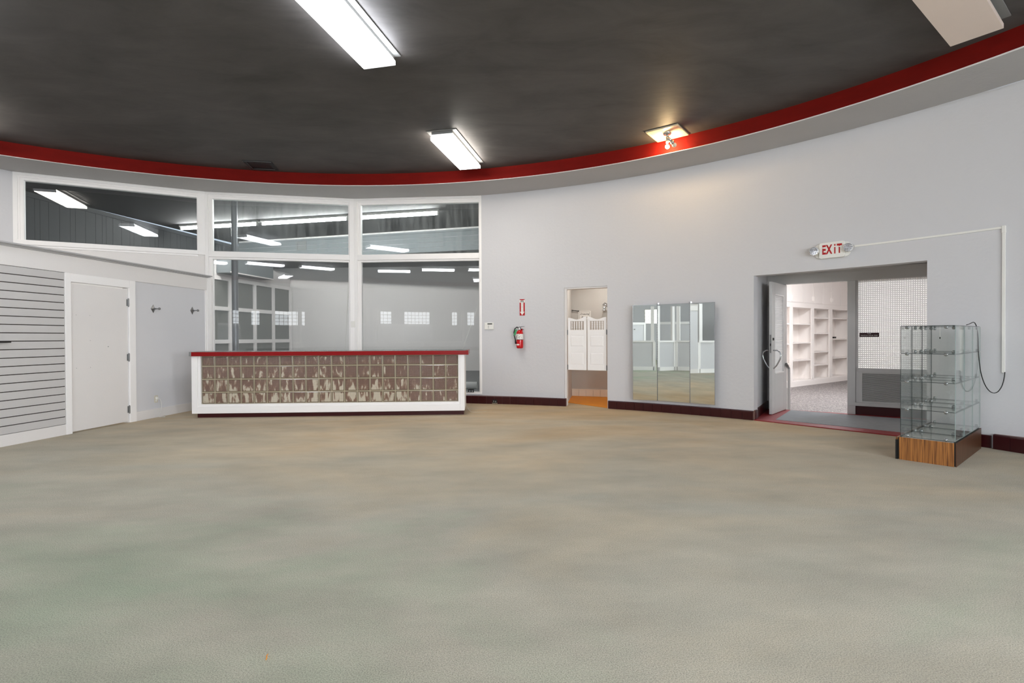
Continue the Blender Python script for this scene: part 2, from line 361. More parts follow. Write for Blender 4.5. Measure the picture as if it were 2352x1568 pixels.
def textmesh(body, size, name, mat, parent, loc, rot, ext=0.001, sx=1.0, align='CENTER', shear=0.0, spacing=1.0, bold=0.0):
    c = bpy.data.curves.new(name, 'FONT'); c.body = body; c.size = size; c.extrude = ext; c.align_x = align; c.align_y = 'CENTER'; c.shear = shear; c.space_character = spacing; c.offset = bold
    c.resolution_u = 3
    t = bpy.data.objects.new(name + '_tmp', c); COL.objects.link(t)
    dg = bpy.context.evaluated_depsgraph_get(); me = bpy.data.meshes.new_from_object(t.evaluated_get(dg)); bpy.data.objects.remove(t)
    me.materials.clear(); me.materials.append(MATS[mat])
    o = bpy.data.objects.new(name, me); COL.objects.link(o); o.parent = parent; o.location = loc; o.rotation_euler = rot; o.scale = (sx, 1, 1); return o
FLAT = (PI / 2, 0, 0)   # text standing on a wall, read from local -y

# ------------------------------------------------------------------ shell
# outline of the room (counter-clockwise seen from above)
def outline():
    pts = [wc(t) for t in [75.36 - i * 2.0 for i in range(0, 22)]]                       # right wall down to 33 deg
    pts += [wc(t) for t in range(30, -215, -5)]                                            # round behind the camera to the left
    pts += [Vector((-10.9, 6.4)), Vector((-9.6, 7.4)), Vector((-8.45, 8.09)), Vector((-8.248, 8.43))]
    pts += [P0, P12, P23, P3]
    return pts
OUT = outline()
def ray_out(c, a):
    d = Vector((math.cos(a), math.sin(a))); best = None
    for i in range(len(OUT)):
        p = OUT[i]; q = OUT[(i + 1) % len(OUT)]; e = q - p; den = d.x * e.y - d.y * e.x
        if abs(den) < 1e-9: continue
        t = ((p.x - c.x) * e.y - (p.y - c.y) * e.x) / den; u = ((p.x - c.x) * d.y - (p.y - c.y) * d.x) / den
        if t > 0 and -1e-6 <= u <= 1 + 1e-6 and (best is None or t > best): best = t
    return best
fl_pts = [((p.x - WC.x) * 1.06 + WC.x, (p.y - WC.y) * 1.06 + WC.y) for p in OUT][::-1]
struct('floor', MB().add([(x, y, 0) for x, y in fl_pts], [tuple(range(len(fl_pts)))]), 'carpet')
# ceiling disc
N = 144
struct('ceiling', MB().add([(BC.x + (BR + .02) * math.cos(2 * PI * i / N), BC.y + (BR + .02) * math.sin(2 * PI * i / N), HC) for i in range(N)], [tuple(range(N - 1, -1, -1))]), 'ceiling_dark')
# red fascia (thin board with a white bottom edge)
fb = MB()
for i in range(N):
    a, b = 2 * PI * i / N, 2 * PI * (i + 1) / N
    def q(r, t, z): return (BC.x + r * math.cos(t), BC.y + r * math.sin(t), z)
    fb.quad(q(BR, a, HS), q(BR, a, HC), q(BR, b, HC), q(BR, b, HS), 0)
    fb.quad(q(BR, a, HS - .004), q(BR, a, HS), q(BR, b, HS), q(BR, b, HS - .004), 1)
    fb.quad(q(BR, a, HS - .004), q(BR, b, HS - .004), q(BR + .03, b, HS - .004), q(BR + .03, a, HS - .004), 1)
fb.obj('trim_1', ['red_fascia', 'white_trim'], smooth=False)['kind'] = 'structure'
# soffit ring
angs = sorted([2 * PI * i / N for i in range(N)] + [math.atan2(p.y - BC.y, p.x - BC.x) % (2 * PI) for p in OUT[-8:]])
sb = MB(); vi = []
for a in angs:
    t = ray_out(BC, a); d = Vector((math.cos(a), math.sin(a)))
    vi.append(((BC.x + BR * d.x, BC.y + BR * d.y, HS), (BC.x + (t + .002) * d.x, BC.y + (t + .002) * d.y, HS)))
for i in range(len(vi)):
    a, b = vi[i], vi[(i + 1) % len(vi)]; sb.quad(a[0], b[0], b[1], a[1])
struct('ceiling_soffit', sb, 'soffit_paint')

# curved wall: pieces (theta0, theta1, z0, z1)
def curved(mb, t0, t1, z0, z1, thick=0.18, step=1.0):
    n = max(1, int(abs(t1 - t0) / step + .5))
    ts = [t0 + (t1 - t0) * i / n for i in range(n + 1)]
    for i in range(n):
        a, b = wc(ts[i]), wc(ts[i + 1]); c, d = wc(ts[i + 1], WR + thick), wc(ts[i], WR + thick)
        # a,b on room side
        mb.quad((a.x, a.y, z0), (b.x, b.y, z0), (b.x, b.y, z1), (a.x, a.y, z1))
        mb.quad((c.x, c.y, z0), (d.x, d.y, z0), (d.x, d.y, z1), (c.x, c.y, z1))
        mb.quad((a.x, a.y, z0), (d.x, d.y, z0), (c.x, c.y, z0), (b.x, b.y, z0))
        mb.quad((a.x, a.y, z1), (b.x, b.y, z1), (c.x, c.y, z1), (d.x, d.y, z1))
    for t, fl_ in ((t0, 0), (t1, 1)):
        a, d = wc(t), wc(t, WR + thick); v = [(a.x, a.y, z0), (d.x, d.y, z0), (d.x, d.y, z1), (a.x, a.y, z1)]
        mb.add(v, [(0, 1, 2, 3) if fl_ else (3, 2, 1, 0)])
DR = (66.27, 61.75, 2.172); EX = (48.43, 36.91, 2.18)
wb = MB()
curved(wb, 75.36, DR[0], 0, HS); curved(wb, DR[0], DR[1], DR[2], HS); curved(wb, DR[1], EX[0], 0, HS); curved(wb, EX[0], EX[1], EX[2], HS); curved(wb, EX[1], 32.35, 0, HS)
struct('wall_right', wb, 'wall_paint')
wb = MB(); curved(wb, 32.35, 0, 0, HS, step=4); struct('wall_right_rear', wb, 'wall_paint')
WIN = [(-89.9, -98.4, 1.98), (-102.6, -104.9, 1.98), (-108.2, -109.9, 1.98), (-117.1, -125.3, 1.98), (-129.4, -133.2, 1.98), (-52, -66, .7), (-28, -42, .7), (-4, -18, .7)]  # the tall low-silled ones are unseen, added as fill for left-hand surfaces
wb = MB(); cur = 0.0
for t0, t1, zw in sorted(WIN, key=lambda t: -t[0]):
    curved(wb, cur, t0, 0, HS, step=4); curved(wb, t0, t1, 0, zw, step=4); curved(wb, t0, t1, 2.75, HS, step=4); cur = t1
curved(wb, cur, -215, 0, HS, step=5)
struct('wall_back', wb, 'wall_paint')
lp = [wc(-215), Vector((-10.9, 6.4)), Vector((-9.6, 7.4)), Vector((-8.45, 8.09)), Vector((-8.248, 8.43)), P0]
wb = MB()
for i in range(len(lp) - 1):
    a, b = lp[i], lp[i + 1]; wb.quad((a.x, a.y, 0), (b.x, b.y, 0), (b.x, b.y, HS), (a.x, a.y, HS))
struct('wall_left_curve', wb, 'wall_paint')
# glass-block windows behind the camera; the tall bright ones are added fill light
for k, (t0, t1, zw) in enumerate(WIN):
    r = tag(bpy.data.objects.new('window_%d' % (k + 4), None), kind='structure'); COL.objects.link(r)
    mb = MB(); curved(mb, t0, t1, zw, 2.75, .04, step=1.2); pane_ = mb.obj('glass_pane', 'fill_pane' if zw < 1 else 'shaded_pane', r)
    g = MB(); n = max(2, int(abs(t1 - t0) / 1.15 + .5))
    for i in range(n + 1):
        p = wc(t0 + (t1 - t0) * i / n, WR - .004); g.cyl((p.x, p.y, zw), (p.x, p.y, 2.75), .012, 6)
    nj = int((2.75 - zw) / .19 + .5)
    for j in range(nj + 1):
        z = zw + (2.75 - zw) * j / nj; pts = [wc(t0 + (t1 - t0) * i / n, WR - .004) for i in range(n + 1)]; g.tube([(p.x, p.y, z) for p in pts], .012, 6)
    g.obj('joint', 'mortar', pane_)

# ------------------------------------------------------------------ window wall (three flat bays)
def bay(name, A, B, wide_l, wide_r, stop_l, stop_r, low, has_lower, z_head=3.90, label=None):
    d = B - A; L = d.length; rz = math.atan2(d.y, d.x)
    r = empty(name, (A.x, A.y, 0), rz, kind='structure')
    f = MB()
    zb = 0.16 if has_lower else 2.835
    f.box(0, L, -.02, .12, 3.972, HS - .001)                                   # head casing
    f.box(0, wide_l, -.02, .12, zb, 3.972); f.box(L - wide_r, L, -.02, .12, zb, 3.972)
    f.box(wide_l, L - wide_r, .075, .12, HS - .12, HC + .01)
    f.obj('window_frame', 'white_trim', r, bevel=.004)
    s = MB(); y0 = .012
    s.box(wide_l, L - wide_r, y0, .1, z_head, 3.972)
    s.box(wide_l, stop_l, y0, .1, 2.91, z_head); s.box(L - stop_r, L - wide_r, y0, .1, 2.91, z_head)
    # second smaller step of the stop
    s.box(wide_l, L - wide_r, y0 - .014, y0, 3.945, 3.972)
    s.box(wide_l, wide_l + .022, y0 - .014, y0, 2.91, 3.945); s.box(L - wide_r - .012, L - wide_r, y0 - .014, y0, 2.91, 3.945)
    s.obj('glazing_bead', 'white_trim', r, bevel=.002)
    g = MB(); g.box(stop_l - .01, L - stop_r + .01, .045, .051, 2.9, z_head + .01)
    g.obj('glass_pane', 'dusty_veil_glass' if name != 'window_1' else 'clear_glass', r)
    if has_lower:
        t = MB(); t.box(wide_l, L - wide_r, -.02, .11, 2.805, 2.912); t.obj('transom', 'white_trim', r, bevel=.004)
        s = MB(); s.box(wide_l, L - wide_r, y0, .1, 2.768, 2.805); s.box(wide_l, stop_l, y0, .1, .21, 2.768); s.box(L - stop_r, L - wide_r, y0, .1, .21, 2.768)
        s.box(wide_l, wide_l + .022, y0 - .014, y0, .21, 2.79); s.obj('glazing_bead', 'white_trim', r, bevel=.002)
        g = MB(); g.box(stop_l - .01, L - stop_r + .01, .045, .051, .2, 2.78); g.obj('glass_pane', 'window_glass', r)
        g = MB(); g.box(-.02 if name != 'window_2' else 0, L, -.04, .14, .165, .205); g.obj('window_sill', 'white_trim', r, bevel=.005)
    else:
        t = MB(); t.box(wide_l * .4, L - wide_r + .01, -.03, .11, 2.835, 2.913); t.box(0.02, L - wide_r, -.012, 0, 2.8, 2.835); t.obj('window_sill', 'white_trim', r, bevel=.004)
    return r, L
w1, L1 = bay('window_1', P0, P12, .062, .12, .13, .121, 0, False)
w2, L2 = bay('window_2', P12, P23, .058, .085, .122, .11, 0, True)
w3, L3 = bay('window_3', P23, P3, .068, .042, .135, .056, 0, True)
# posts that turn the corners
for P, q in ((P12, 0.05), (P23, 0.05)):
    pass
# wall under bay 1, and stub walls below bays 2 and 3
mb = MB(); d = (P12 - P0).normalized(); nrm = Vector((d.y, -d.x))
a, b = P0, P12
mb.prism([(a.x, a.y), (b.x, b.y), (b.x - nrm.x * .1, b.y - nrm.y * .1), (a.x - nrm.x * .1, a.y - nrm.y * .1)], 0, 2.84)
struct('wall_front', mb, 'partition_white')
mb = MB()
for a, b in ((P12, P23), (P23, P3)):
    d = (b - a).normalized(); nrm = Vector((d.y, -d.x))
    mb.prism([(a.x, a.y), (b.x, b.y), (b.x - nrm.x * .12, b.y - nrm.y * .12), (a.x - nrm.x * .12, a.y - nrm.y * .12)], 0, .166)
struct('wall_front_base', mb, 'wall_paint')
# switch plate on the post between bays 2 and 3
r = empty('switch_plate', (P23.x - .02, P23.y - .028, 1.54), rad(4), 'blank white switch plate on the white post between the two tall windows', 'switch plate')
MB().box(-.042, .042, -.006, 0, -.062, .062).obj('plate', 'white_plastic', r, bevel=.002)
MB().box(-.012, .012, -.009, -.006, -.022, .022).obj('rocker', 'white_plastic', r.children[0])

# ------------------------------------------------------------------ tiled baseboard of the right wall
tile_w, tile_h = .153, .143
def tile_mesh():
    mb = MB(); w2_ = tile_w / 2 - .0022; pr = [(0, 0.002), (-.012, 0.002), (-.012, tile_h - .014), (-.009, tile_h - .004), (-.002, tile_h), (0, tile_h)]
    n = len(pr); vs = [(-w2_, y, z) for y, z in pr] + [(w2_, y, z) for y, z in pr]
    fs = [tuple(range(n)), tuple(range(2 * n - 1, n - 1, -1))] + [((i + 1) % n, i, n + i, n + (i + 1) % n) for i in range(n)]
    return mb.add(vs, fs).mesh('tile', 'tile_maroon')
TILE = tile_mesh()
def tile_run(name, pts, depth_pts=None, h=tile_h):
    """tiles laid along a floor polyline (image-left to image-right)"""
    r = empty(name, kind='structure')
    seg = [Vector(p) for p in pts]; cum = [0]
    for i in range(len(seg) - 1): cum.append(cum[-1] + (seg[i + 1] - seg[i]).length)
    n = int(cum[-1] / tile_w + .5); pitch = cum[-1] / n
    for k in range(n):
        s = (k + .5) * pitch
        for i in range(len(seg) - 1):
            if s <= cum[i + 1] + 1e-6: break
        t = (s - cum[i]) / (cum[i + 1] - cum[i]); p = seg[i].lerp(seg[i + 1], t); d = seg[i + 1] - seg[i]
        o = inst(TILE, 'tile', r, (p.x, p.y, 0), math.atan2(d.y, d.x)); o.scale = (pitch / tile_w, 1, h / tile_h)
    g = MB()
    back = depth_pts or [(p.x + .03 * (WC.x * 0 + 1) * 0, p.y) for p in seg]
    for i in range(len(seg) - 1):
        d = (seg[i + 1] - seg[i]).normalized(); nb = Vector((-d.y, d.x))
        a, b = seg[i], seg[i + 1]
        ba, bb = (Vector(depth_pts[i]), Vector(depth_pts[i + 1])) if depth_pts else (a + nb * .03, b + nb * .03)
        a2, b2 = a - nb * .002, b - nb * .002
        g.prism([(a2.x, a2.y), (b2.x, b2.y), (bb.x, bb.y), (ba.x, ba.y)], 0.0, h - .003)
    g.obj('grout_bed', 'tile_grout' if not depth_pts else 'tile_grout', r)
    return r
bp = [(-1.7, 10.145), (-.884, 10.049), (-.558, 9.965), (.028, 9.847), (.513, 9.692), (.985, 9.53)]
bk = [(-1.7, 10.26), (-.884, 10.19), (-.558, 10.15), (.06, 9.97), (.53, 9.79), (1.0, 9.60)]
tile_run('baseboard_right', bp, bk)
th = [DR[1] - .1 - i * (DR[1] - EX[0]) / 12 for i in range(13)]
pts = [wc(t, WR - .02) for t in th]; pts[-1] = wc(EX[0] + .02, WR - .02)
tile_run('baseboard_right_middle', [(p.x, p.y) for p in pts], [(p.x, p.y) for p in [wc(t, WR + .02) for t in th]])
# jamb of the exit recess
JL0 = wc(EX[0]); JL1 = Vector((4.447, 9.068)); JR0 = wc(EX[1]); JR1 = Vector((6.5, 7.72))
d = (JL1 - JL0).normalized()
tile_run('baseboard_recess', [(JL0.x + d.x * .0 + .012, JL0.y + d.y * 0 - .004), (JL1.x + .012, JL1.y - .004)], h=.15)
# right-hand pieces beyond the glass display
pts = [wc(t, WR - .02) for t in (36.7, 35.6, 34.5, 33.6)]
tile_run('baseboard_right_end', [(p.x, p.y) for p in pts])
pr = [wc(33.45, WR - .055), wc(32.0, WR - .10), wc(29, WR - .08), wc(25, WR - .06)]
tile_run('baseboard_right_rear', [(p.x, p.y) for p in pr], [(p.x, p.y) for p in [wc(t, WR + .02) for t in (33.45, 32.0, 29, 25)]], h=.165)

# ------------------------------------------------------------------ left partition with door, slatwall and grey panel
PO = Vector((-6.047, 6.138)); pd_ = Vector((.121, .9927)).normalized(); prz = math.atan2(pd_.y, pd_.x)
def proot(name, s, z, label=None, cat=None, group=None, kind=None, v=0.0):
    p = PO + pd_ * s; n = Vector((pd_.y, -pd_.x)); p = p + n * v
    return empty(name, (p.x, p.y, z), prz, label, cat, group, kind)
S0 = -2.3; SE = 3.50
r = proot('wall_left', 0, 0, kind='structure')
m = MB(); m.box(S0, .875, 0.0, .11, 0, 2.40); m.box(1.79, SE, 0, .11, 0, 2.40); m.box(.875, 1.79, 0, .11, 2.04, 2.40); m.obj('wall_core', 'panel_grey', r)
m = MB(); m.box(S0, SE, -.02, 0, 2.157, 2.385); m.obj('head_board', 'partition_white', r, bevel=.003)
r = proot('trim_2', 0, 0, kind='structure')
m = MB(); m.plate([(S0, 2.385), (SE + .0, 2.385), (SE + .02, 2.398), (S0, 2.398)], -.035, .12); m.box(S0, SE + .04, -.05, .13, 2.398, 2.41); m.box(S0, SE + .06, -.075, .14, 2.41, 2.43)
m.obj('cap_moulding', 'soffit_paint', r, bevel=.002)
r = proot('baseboard_left', 0, 0, kind='structure')
MB().box(S0, .79, -.02, 0, 0, .14).obj('baseboard_board', 'partition_white', r, bevel=.003)
o = MB().box(1.9, SE, -.022, 0, 0, .145).obj('baseboard_board', 'partition_white', r, bevel=.004)
r = proot('trim_3', 0, 0, kind='structure')
m = MB(); m.box(.79, .872, -.026, .0, 0, 2.157); m.box(1.795, 1.905, -.026, 0, 0, 2.157); m.box(.872, 1.795, -.026, 0, 2.043, 2.157)
m.obj('door_casing', 'white_trim', r, bevel=.003)
m = MB(); m.box(.872, .878, -.0, .09, 0, 2.045); m.box(1.787, 1.795, 0, .09, 0, 2.045); m.box(.872, 1.795, 0, .09, 2.038, 2.045); m.box(.9, 1.70, .0, .02, 2.018, 2.04)
m.obj('door_jamb', 'white_trim', r)
m = MB(); m.box(SE - .055, SE + .015, -.018, .02, 0, 2.157); m.box(SE - .02, SE + .09, -.03, .1, 0, 2.385); m.obj('corner_board', 'white_trim', r, bevel=.004)
# door leaf
r = proot('door_1', 0, 0, kind='structure')
MB().box(.882, 1.783, .002, .04, .018, 2.03).obj('door_leaf', 'partition_white', r, bevel=.002)
plate_ = MB().box(.884, 1.175, -.0015, .002, .86, 1.62).obj('cover_plate', 'partition_white', r, bevel=.0008)
for s_, z_ in ((.96, 1.6), (1.165, 1.6), (1.165, 1.25), (.96, .875), (1.165, .875)): MB().cyl((s_, -.003, z_), (s_, .001, z_), .004, 8).obj('screw', 'steel', plate_)
MB().cyl((1.45, -.003, 1.16), (1.45, .003, 1.16), .006, 8).obj('screw', 'steel', r)
for z_ in (1.82, .99, .2):
    h = MB(); h.cyl((1.79, -.012, z_ - .05), (1.79, -.012, z_ + .05), .011, 10); h.box(1.765, 1.815, -.006, -.001, z_ - .05, z_ + .05); h.sphere((1.79, -.012, z_ + .055), .01, 8, 5); h.sphere((1.79, -.012, z_ - .055), .01, 8, 5)
    h.obj('hinge', 'steel', r)
# slatwall
r = proot('slatwall_panel', S0 + .6, .14, 'grey slatwall display panel with horizontal grooves left of the plain white door', 'slatwall', v=0.0)
W_ = .79 - (S0 + .6)
MB().box(0, W_, -.006, -.0005, 0, 2.015).obj('backing', 'groove_dark', r)
sm = MB(); sm.plate([(0, .003), (W_, .003), (W_, .0925), (0, .0925)], -.019, -.006); SL = sm.mesh('slat', 'slat_grey')
for k in range(20):
    z = 2.015 - (k + 1) * .1008
    o = inst(SL, 'slat', r, (0, 0, z + .004))
# display arm on the slatwall
p = PO + pd_ * .02
r = empty('shelf_bracket', (p.x, p.y, 1.238), prz, 'short black shelf bracket hooked onto the slatwall at the left edge', 'bracket')
m = MB(); m.box(-.14, .07, -.06, -.019, -.006, .006); m.obj('arm', 'black', r, bevel=.002)
MB().box(-.14, -.09, -.03, -.019, -.04, -.006).obj('hook_plate', 'chrome', r)
# coat hooks
def coat_hook(s, z, label):
    r = proot('coat_hook', s, z, label, 'coat hook', 'coat hooks on the grey panel')
    m = MB(); m.add([(-.042, -.004, 0), (0, -.004, -.062), (.042, -.004, 0), (0, -.004, .062), (0, -.018, 0), (-.05, 0, 0), (0, 0, -.07), (.05, 0, 0), (0, 0, .07)],
          [(0, 1, 4), (1, 2, 4), (2, 3, 4), (3, 0, 4), (5, 6, 1, 0), (6, 7, 2, 1), (7, 8, 3, 2), (8, 5, 0, 3)]); m.obj('plate', 'steel', r)
    MB().box(-.05, .05, -.02, -.016, -.003, .003).obj('bar', 'chrome', r)
    MB().cyl((0, -.01, 0), (0, -.10, .0), .009, 10).obj('peg', 'steel', r, smooth=True)
    MB().sphere((0, -.108, 0), .02, 12, 8).obj('knob', 'steel', r, smooth=True)
coat_hook(2.27, 1.753, 'steel diamond coat hook on grey panel, nearer the white door')
coat_hook(3.13, 1.768, 'steel diamond coat hook on grey panel, nearer the tall windows')
r = proot('wall_outlet', 2.305, .296, 'cream wall outlet low on the grey panel above the white baseboard', 'outlet')
cp_ = MB().box(-.035, .035, -.006, 0, -.057, .057).obj('cover_plate', 'cream_plastic', r, bevel=.002)
for z in (-.04, .012): MB().box(-.016, .016, -.008, -.006, z, z + .028).obj('socket', 'white_plastic', cp_)
r = proot('power_cord', 2.305, 0, 'thin white power cord hanging from the outlet to the carpet', 'cord')
m = MB(); m.box(-.012, .014, -.035, -.006, .29, .33); m.obj('plug', 'white_plastic', r)
MB().tube([(0, -.03, .31), (.03, -.05, .29), (.06, -.05, .2), (.055, -.04, .12), (.02, -.035, .04), (-.0, -.05, .006), (.05, -.12, .004)], .004, 6).obj('cable', 'white_plastic', r, smooth=True)

# ------------------------------------------------------------------ reception counter
CO = Vector((-5.061, 8.370)); cd_ = Vector((4.259, .228)).normalized(); crz = math.atan2(cd_.y, cd_.x); CL = 4.265
r = empty('reception_counter', (CO.x, CO.y, 0), crz, 'long white reception counter faced with glass blocks under a red-edged top', 'counter')
MB().box(0, CL, 0, .55, 0, .078).obj('toe_kick', 'maroon_kick', r)
m = MB()
m.box(-.045, .045, -.085, .6, .075, .992); m.box(CL - .055, CL + .018, -.085, .6, .075, .992)                 # end panels
m.box(.045, CL - .055, -.085, -.04, .075, .182)                                                                  # bottom rail
m.box(.045, CL - .055, -.04, .6, .075, .11); m.box(.045, CL - .055, .02, .04, .11, .98)
m.obj('cabinet_body', 'white_trim', r, bevel=.003)
m = MB(); m.plate([(.045, .182), (CL - .055, .182), (CL - .085, .222), (.088, .222)], -.068, -.03); m.plate([(.045, .182), (.088, .222), (.088, .992), (.045, .992)], -.068, -.03)
m.plate([(CL - .085, .222), (CL - .055, .182), (CL - .055, .992), (CL - .085, .992)], -.068, -.03); m.obj('face_moulding', 'white_trim', r, bevel=.003)
bx0, bx1 = .088, CL - .085; pitch = (bx1 - bx0) / 20
rows = [(.222, .408), (.408, .618), (.618, .828), (.828, .988)]
MB().box(bx0, bx1, -.030, .015, .222, .99).obj('mortar', 'mortar', r)
def block(hh):  # one pressed block
    m = MB(); a = pitch / 2 - .0068; h = hh / 2 - .0068; y = -.036; b = .007
    v = [(-a, y, -h), (a, y, -h), (a, y, h), (-a, y, h), (-a + b, y - .003, -h + b), (a - b, y - .003, -h + b), (a - b, y - .003, h - b), (-a + b, y - .003, h - b),
         (-a + b + .004, y + .001, -h + b + .004), (a - b - .004, y + .001, -h + b + .004), (a - b - .004, y + .001, h - b - .004), (-a + b + .004, y + .001, h - b - .004)]
    m.add(v, [(0, 1, 5, 4), (1, 2, 6, 5), (2, 3, 7, 6), (3, 0, 4, 7)], 1)
    m.add(v, [(4, 5, 9, 8), (5, 6, 10, 9), (6, 7, 11, 10), (7, 4, 8, 11)], 1); m.add(v, [(8, 9, 10, 11)], 0)
    m.box(-a, a, y + .004, -.03, -h, h, 1)
    return m
pmat('block_rim', (118, 106, 88), 0.15, var=0.15, vscale=20, spec=0.7)
for z0, z1 in rows:
    me = block(z1 - z0).mesh('glass_block', ['block_glass', 'block_rim'])
    for k in range(20): inst(me, 'glass_block', r, (bx0 + (k + .5) * pitch, 0, (z0 + z1) / 2))
MB().box(-.045, CL + .055, -.128, .64, .99, 1.058).obj('countertop', 'counter_top', r, bevel=.003)
MB().box(-.02, CL + .05, -.137, -.128, .992, 1.056).obj('edge_band', 'red_gloss', r, bevel=.002)
m = MB(); m.box(CL + .05, CL + .085, -.137, .64, .988, 1.06); m.obj('end_band', 'red_gloss', r, bevel=.003)
MB().box(-.052, -.02, -.14, .64, .992, 1.06).obj('end_strip', 'steel', r, bevel=.002)
m = MB(); m.box(CL + .018, CL + .026, .1, .17, .3, .41); m.obj('side_outlet', 'cream_plastic', r, bevel=.002)
r = empty('loose_wire', (CO.x + cd_.x * (CL + .06), CO.y + cd_.y * (CL + .06) + .2, 0), crz, 'thin pale wire trailing on the carpet from the right end of the counter', 'wire')
MB().tube([(-.03, 0, .12), (0, 0, .05), (.05, -.01, .012), (.14, 0, .005), (.3, .05, .005)], .003, 6).obj('strand', 'cream_plastic', r, smooth=True)

# ------------------------------------------------------------------ things on the curved wall
r = onwall('thermostat', 74.52, 1.488, 'white wall thermostat with small dark display beside the tall window', 'thermostat')
case_ = MB().box(-.092, .092, -.022, 0, -.066, .066).obj('case', 'white_plastic', r, bevel=.006)
MB().box(-.03, .065, -.024, -.022, .03, .05).obj('display', 'dark_plastic', case_)
for z in (0, -.015, -.03, -.045): MB().box(-.016, -.004, -.024, -.022, z, z + .008).obj('button', 'housing_grey', case_)

r = onwall('fire_extinguisher_sign', 70.82, 1.835, 'red and white FIRE EXTINGUISHER arrow sign above the red extinguisher', 'sign')
MB().box(-.052, .052, -.004, 0, -.155, .155).obj('plate', 'sign_red', r, bevel=.001)
m = MB(); m.plate([(-.052, .09), (.052, .09), (.052, .143), (0, .128), (-.052, .143)], -.0055, -.004)
m.plate([(-.024, -.085), (.024, -.085), (.024, .09), (-.024, .09)], -.0055, -.004); m.plate([(-.046, -.085), (0, -.148), (.046, -.085)], -.0055, -.004); arrow_ = m.obj('arrow', 'sign_white', r)
textmesh('FIRE', .042, 'lettering', 'black', arrow_, (0, -.0062, .108), FLAT, .0004, bold=.0008)
for i, ch in enumerate('EXTINGUISHER'): textmesh(ch, .0165, 'lettering', 'black', arrow_, (0, -.0062, .076 - i * .0142), FLAT, .0004)

r = onwall('fire_extinguisher', 70.95, 1.06, 'red fire extinguisher with white label and black hose hanging on the wall', 'fire extinguisher')
MB().lathe([(.001, 0), (.05, 0), (.062, .012), (.064, .03), (.064, .275), (.058, .305), (.042, .33), (.024, .345), (.001, .346)], 24, (0, -.085)).obj('cylinder', 'ext_red', r, smooth=True)
m = MB(); m.lathe([(.0648, .165), (.0648, .27)], 24, (0, -.085)); m.obj('label_band', 'sign_white', r, smooth=True)
m = MB()
for k in range(22):
    a = rad(-90 + random.uniform(-60, 60)); z = random.uniform(.18, .26); x = .0652 * math.cos(a); y = -.085 + .0652 * math.sin(a)
    m.box(x - .005, x + .005, y - .0015, y + .001, z, z + .006)
m.obj('label_marks', 'black', r)
m = MB(); m.lathe([(.0655, .158), (.0655, .168)], 24, (0, -.085)); m.obj('strap', 'black', r, smooth=True)
m = MB(); m.plate([(-.05, .07), (-.015, .052), (.02, .07), (-.015, .088)], -.1512, -.149); m.obj('date_sticker', 'sign_white', r)
m = MB(); m.cyl((0, -.085, .34), (0, -.085, .39), .018, 12); m.box(-.02, .02, -.1, -.07, .375, .4); m.obj('valve', 'steel', r)
m = MB(); m.plate([(-.015, .39), (.09, .41), (.092, .418), (-.015, .41)], -.095, -.075); m.obj('handle', 'steel', r, bevel=.001)
m = MB(); m.plate([(-.01, .37), (.08, .345), (.082, .352), (-.01, .382)], -.092, -.078); m.obj('lever', 'dark_plastic', r)
MB().cyl((-.004, -.105, .375), (-.004, -.097, .375), .014, 12).obj('gauge', 'white_plastic', r)
MB().tube([(-.015, -.09, .38), (-.05, -.1, .4), (-.09, -.11, .37), (-.108, -.11, .3), (-.1, -.1, .22), (-.085, -.09, .15)], .010, 8).obj('hose', 'black', r, smooth=True)
MB().cyl((-.085, -.09, .15), (-.078, -.088, .085), .013, 10, r2=.017).obj('nozzle', 'black', r, smooth=True)
m = MB(); m.plate([(-.115, .235), (-.075, .25), (-.04, .35), (-.075, .36)], -.126, -.123); m.obj('inspection_tag', 'green_tag', r)
MB().box(-.03, .03, -.022, 0, .15, .37).obj('wall_bracket', 'ext_red', r)
m = MB(); m.tube([(.0, -.085, .4), (.015, -.06, .45), (.02, -.01, .5)], .0015, 5); m.obj('pull_ring_tie', 'white_plastic', r)

# tri-fold mirror
MP = [Vector((2.06, 8.885)), Vector((2.43, 8.72)), Vector((2.87, 8.41)), Vector((3.17, 8.14))]
r = empty('trifold_mirror', (MP[1].x, MP[1].y, .195), 0, 'tall frameless three-panel dressing mirror hung between the two doorways', 'mirror')
for i in range(3):
    a = MP[i]; b = MP[i + 1]; d = b - a; L = d.length
    me = MB(); me.box(.003, L - .003, -.006, 0, .004, 1.606)
    o = me.obj('mirror_panel', 'mirror_silver', r); o.location = (a.x - MP[1].x, a.y - MP[1].y, 0); o.rotation_euler = (0, 0, math.atan2(d.y, d.x))
    f = MB(); f.box(0, L, 0, .012, 0, 1.61); f.box(0, L, -.009, 0, 0, .005); f.box(0, L, -.009, 0, 1.605, 1.61); f.box(0, .004, -.009, 0, 0, 1.61); f.box(L - .004, L, -.009, 0, 0, 1.61)
    o = f.obj('panel_frame', 'chrome', r); o.location = (a.x - MP[1].x, a.y - MP[1].y, 0); o.rotation_euler = (0, 0, math.atan2(d.y, d.x))
for P in (MP[1], MP[2]):
    m = MB(); m.cyl((P.x - MP[1].x, P.y - MP[1].y - .006, 0), (P.x - MP[1].x, P.y - MP[1].y - .006, 1.612), .006, 8)
    for k in range(0, 40): m.cyl((P.x - MP[1].x, P.y - MP[1].y - .006, .02 + k * .04), (P.x - MP[1].x, P.y - MP[1].y - .006, .03 + k * .04), .0085, 8)
    m.obj('piano_hinge', 'steel', r)
for P in (MP[1], MP[2]): MB().box(P.x - MP[1].x + .01, P.x - MP[1].x + .03, P.y - MP[1].y - .008, P.y - MP[1].y + .06, 1.595, 1.635).obj('mirror_clip', 'chrome', r)
m = MB()
m.box(.05, .4, .02, .10, .1, .2); m.obj('wall_cleat', 'steel', r)

